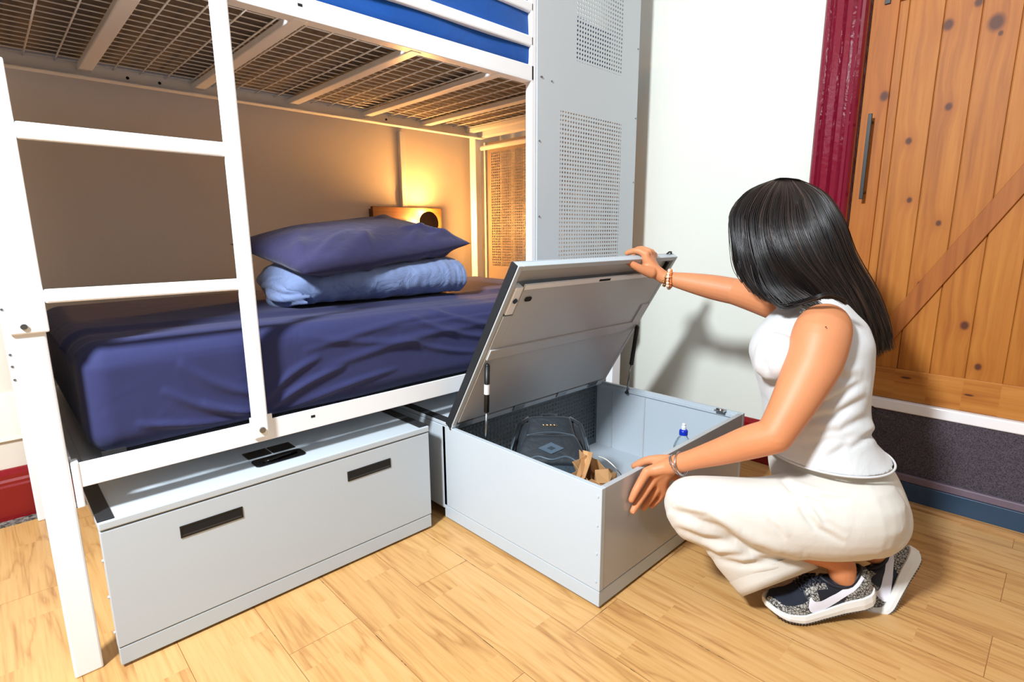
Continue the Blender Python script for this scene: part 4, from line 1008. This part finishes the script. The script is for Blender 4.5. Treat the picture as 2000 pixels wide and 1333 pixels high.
surfline([(-.03, -.02, .352), (-.025, -.015, .385), (.025, -.015, .385), (.03, -.02, .352)], .006, 'grab_handle', 'bag_black', bp)
for z in (.05, .075, .10): surfline([(-.10 + .2 * k / 10, .070 - .004 * abs(k / 5 - 1), z) for k in range(11)], .0022, 'pocket_webbing', 'bag_trim', bp)

pb = thing('paper_bag', 'crumpled brown paper bag with a white string handle in the open drawer', 'paper bag', (1.12, -.50, .057))
def quadsheet(pts, th, name, mat, par):     # pts: grid rows
    m = MB(); R_, C_ = len(pts), len(pts[0]); m.v = [V(p) for r in pts for p in r]
    for i in range(R_ - 1):
        for j in range(C_ - 1): a = i * C_ + j; m.f.append((a, a + 1, a + C_ + 1, a + C_))
    o = m.build(name, mat, par); s_ = o.modifiers.new('thickness', 'SOLIDIFY'); s_.thickness = th; return o
Pb = lambda u, v, z: (lambda d: CP + d * ((z - CP.z) / d.z))(CM @ V(((u - 1000) / FOC, -(v - 666.5) / FOC, -1)))
t1, t2, t3, t4, t5 = Pb(1139, 880, .335), Pb(1155, 884, .33), Pb(1166, 893, .30), Pb(1196, 922, .27), Pb(1140, 916, .27)
base = [V((1.045, -.52, .06)), V((1.10, -.585, .06)), V((1.185, -.52, .06)), V((1.13, -.455, .06))]
rim = [Pb(1124, 928, .31), Pb(1176, 948, .30), Pb(1197, 922, .28), Pb(1138, 879, .345)]
def wall(b0, b1, r0, r1, name, k):
    rows = []
    for i in range(7):
        t = i / 6; row = []
        for j in range(9):
            s_ = j / 8; p = b0.lerp(b1, s_).lerp(r0.lerp(r1, s_), t); q = mn.noise(p * 22 + V((k, 0, 0))) * .014 * (.3 + t)
            nrm = (b1 - b0).cross(UP).normalized(); fold_ = .012 * (abs((j % 4) - 2) - 1) * t; row.append(p + nrm * (q + fold_) + V((0, 0, .012 * mn.noise(V((j * 1.7, k, 0))) * t)))
        rows.append(row)
    return quadsheet(rows, .0012, name, 'kraft', pb)
for k in range(4): wall(base[k], base[(k + 1) % 4], rim[k], rim[(k + 1) % 4], 'bag_side', k)
quadsheet([[base[0], base[1]], [base[3], base[2]]], .001, 'bag_bottom', 'kraft', pb)
MB().prism([Pb(1162, 918, .315), Pb(1188, 916, .31), Pb(1196, 930, .295), Pb(1190, 944, .29), Pb(1166, 944, .30)], (.004, .004, -.03)).build('folded_flap', 'kraft', pb, bevel=.001)
quadsheet([[Pb(1139, 880, .345), Pb(1148, 882, .345), Pb(1158, 885, .34)], [Pb(1134, 904, .325), Pb(1143, 908, .315), Pb(1152, 906, .325)], [Pb(1126, 930, .31), Pb(1136, 938, .30), Pb(1142, 934, .31)]], .0015, 'bag_gusset', 'kraft', pb)
MB().tube([V(q[:3]) for q in lofts([list(Pb(*q)) for q in ((1168, 892, .31), (1182, 897, .335), (1196, 908, .335), (1208, 921, .31), (1215, 930, .26))], 5)], .0016, 6).build('string_handle', 'string_white', pb, smooth=True)

wb = thing('water_bottle', 'clear plastic water bottle with a blue sports cap standing in the open drawer', 'bottle', (1.615, -.50, .057))
wx, wy = 1.615, -.50
prof = [(.0, .002), (.030, .002), (.034, .010), (.034, .07), (.031, .078), (.034, .088), (.034, .150), (.032, .168), (.024, .190), (.015, .204), (.0125, .212)]
m = MB(); rows = [[(wx + r * math.cos(2 * math.pi * j / 32), wy + r * math.sin(2 * math.pi * j / 32), .057 + z) for j in range(32)] for r, z in [(max(r, .001), z) for r, z in prof]]
m.rings(rows).build('bottle_body', 'bottle', wb, smooth=True)
def lathe(prof, x, y, z0, name, mat, par, n=28):
    return MB().rings([[(x + r * math.cos(2 * math.pi * j / n), y + r * math.sin(2 * math.pi * j / n), z0 + z) for j in range(n)] for r, z in prof]).build(name, mat, par, smooth=False)
cp_ = lathe([(.0150, 0), (.0152, .014), (.0138, .017), (.010, .020)], wx, wy, .268, 'cap', 'cap_blue', wb)
lathe([(.0085, 0), (.0085, .010), (.0065, .013), (.0070, .020), (.004, .022)], wx, wy, .288, 'spout', 'cap_white', cp_)
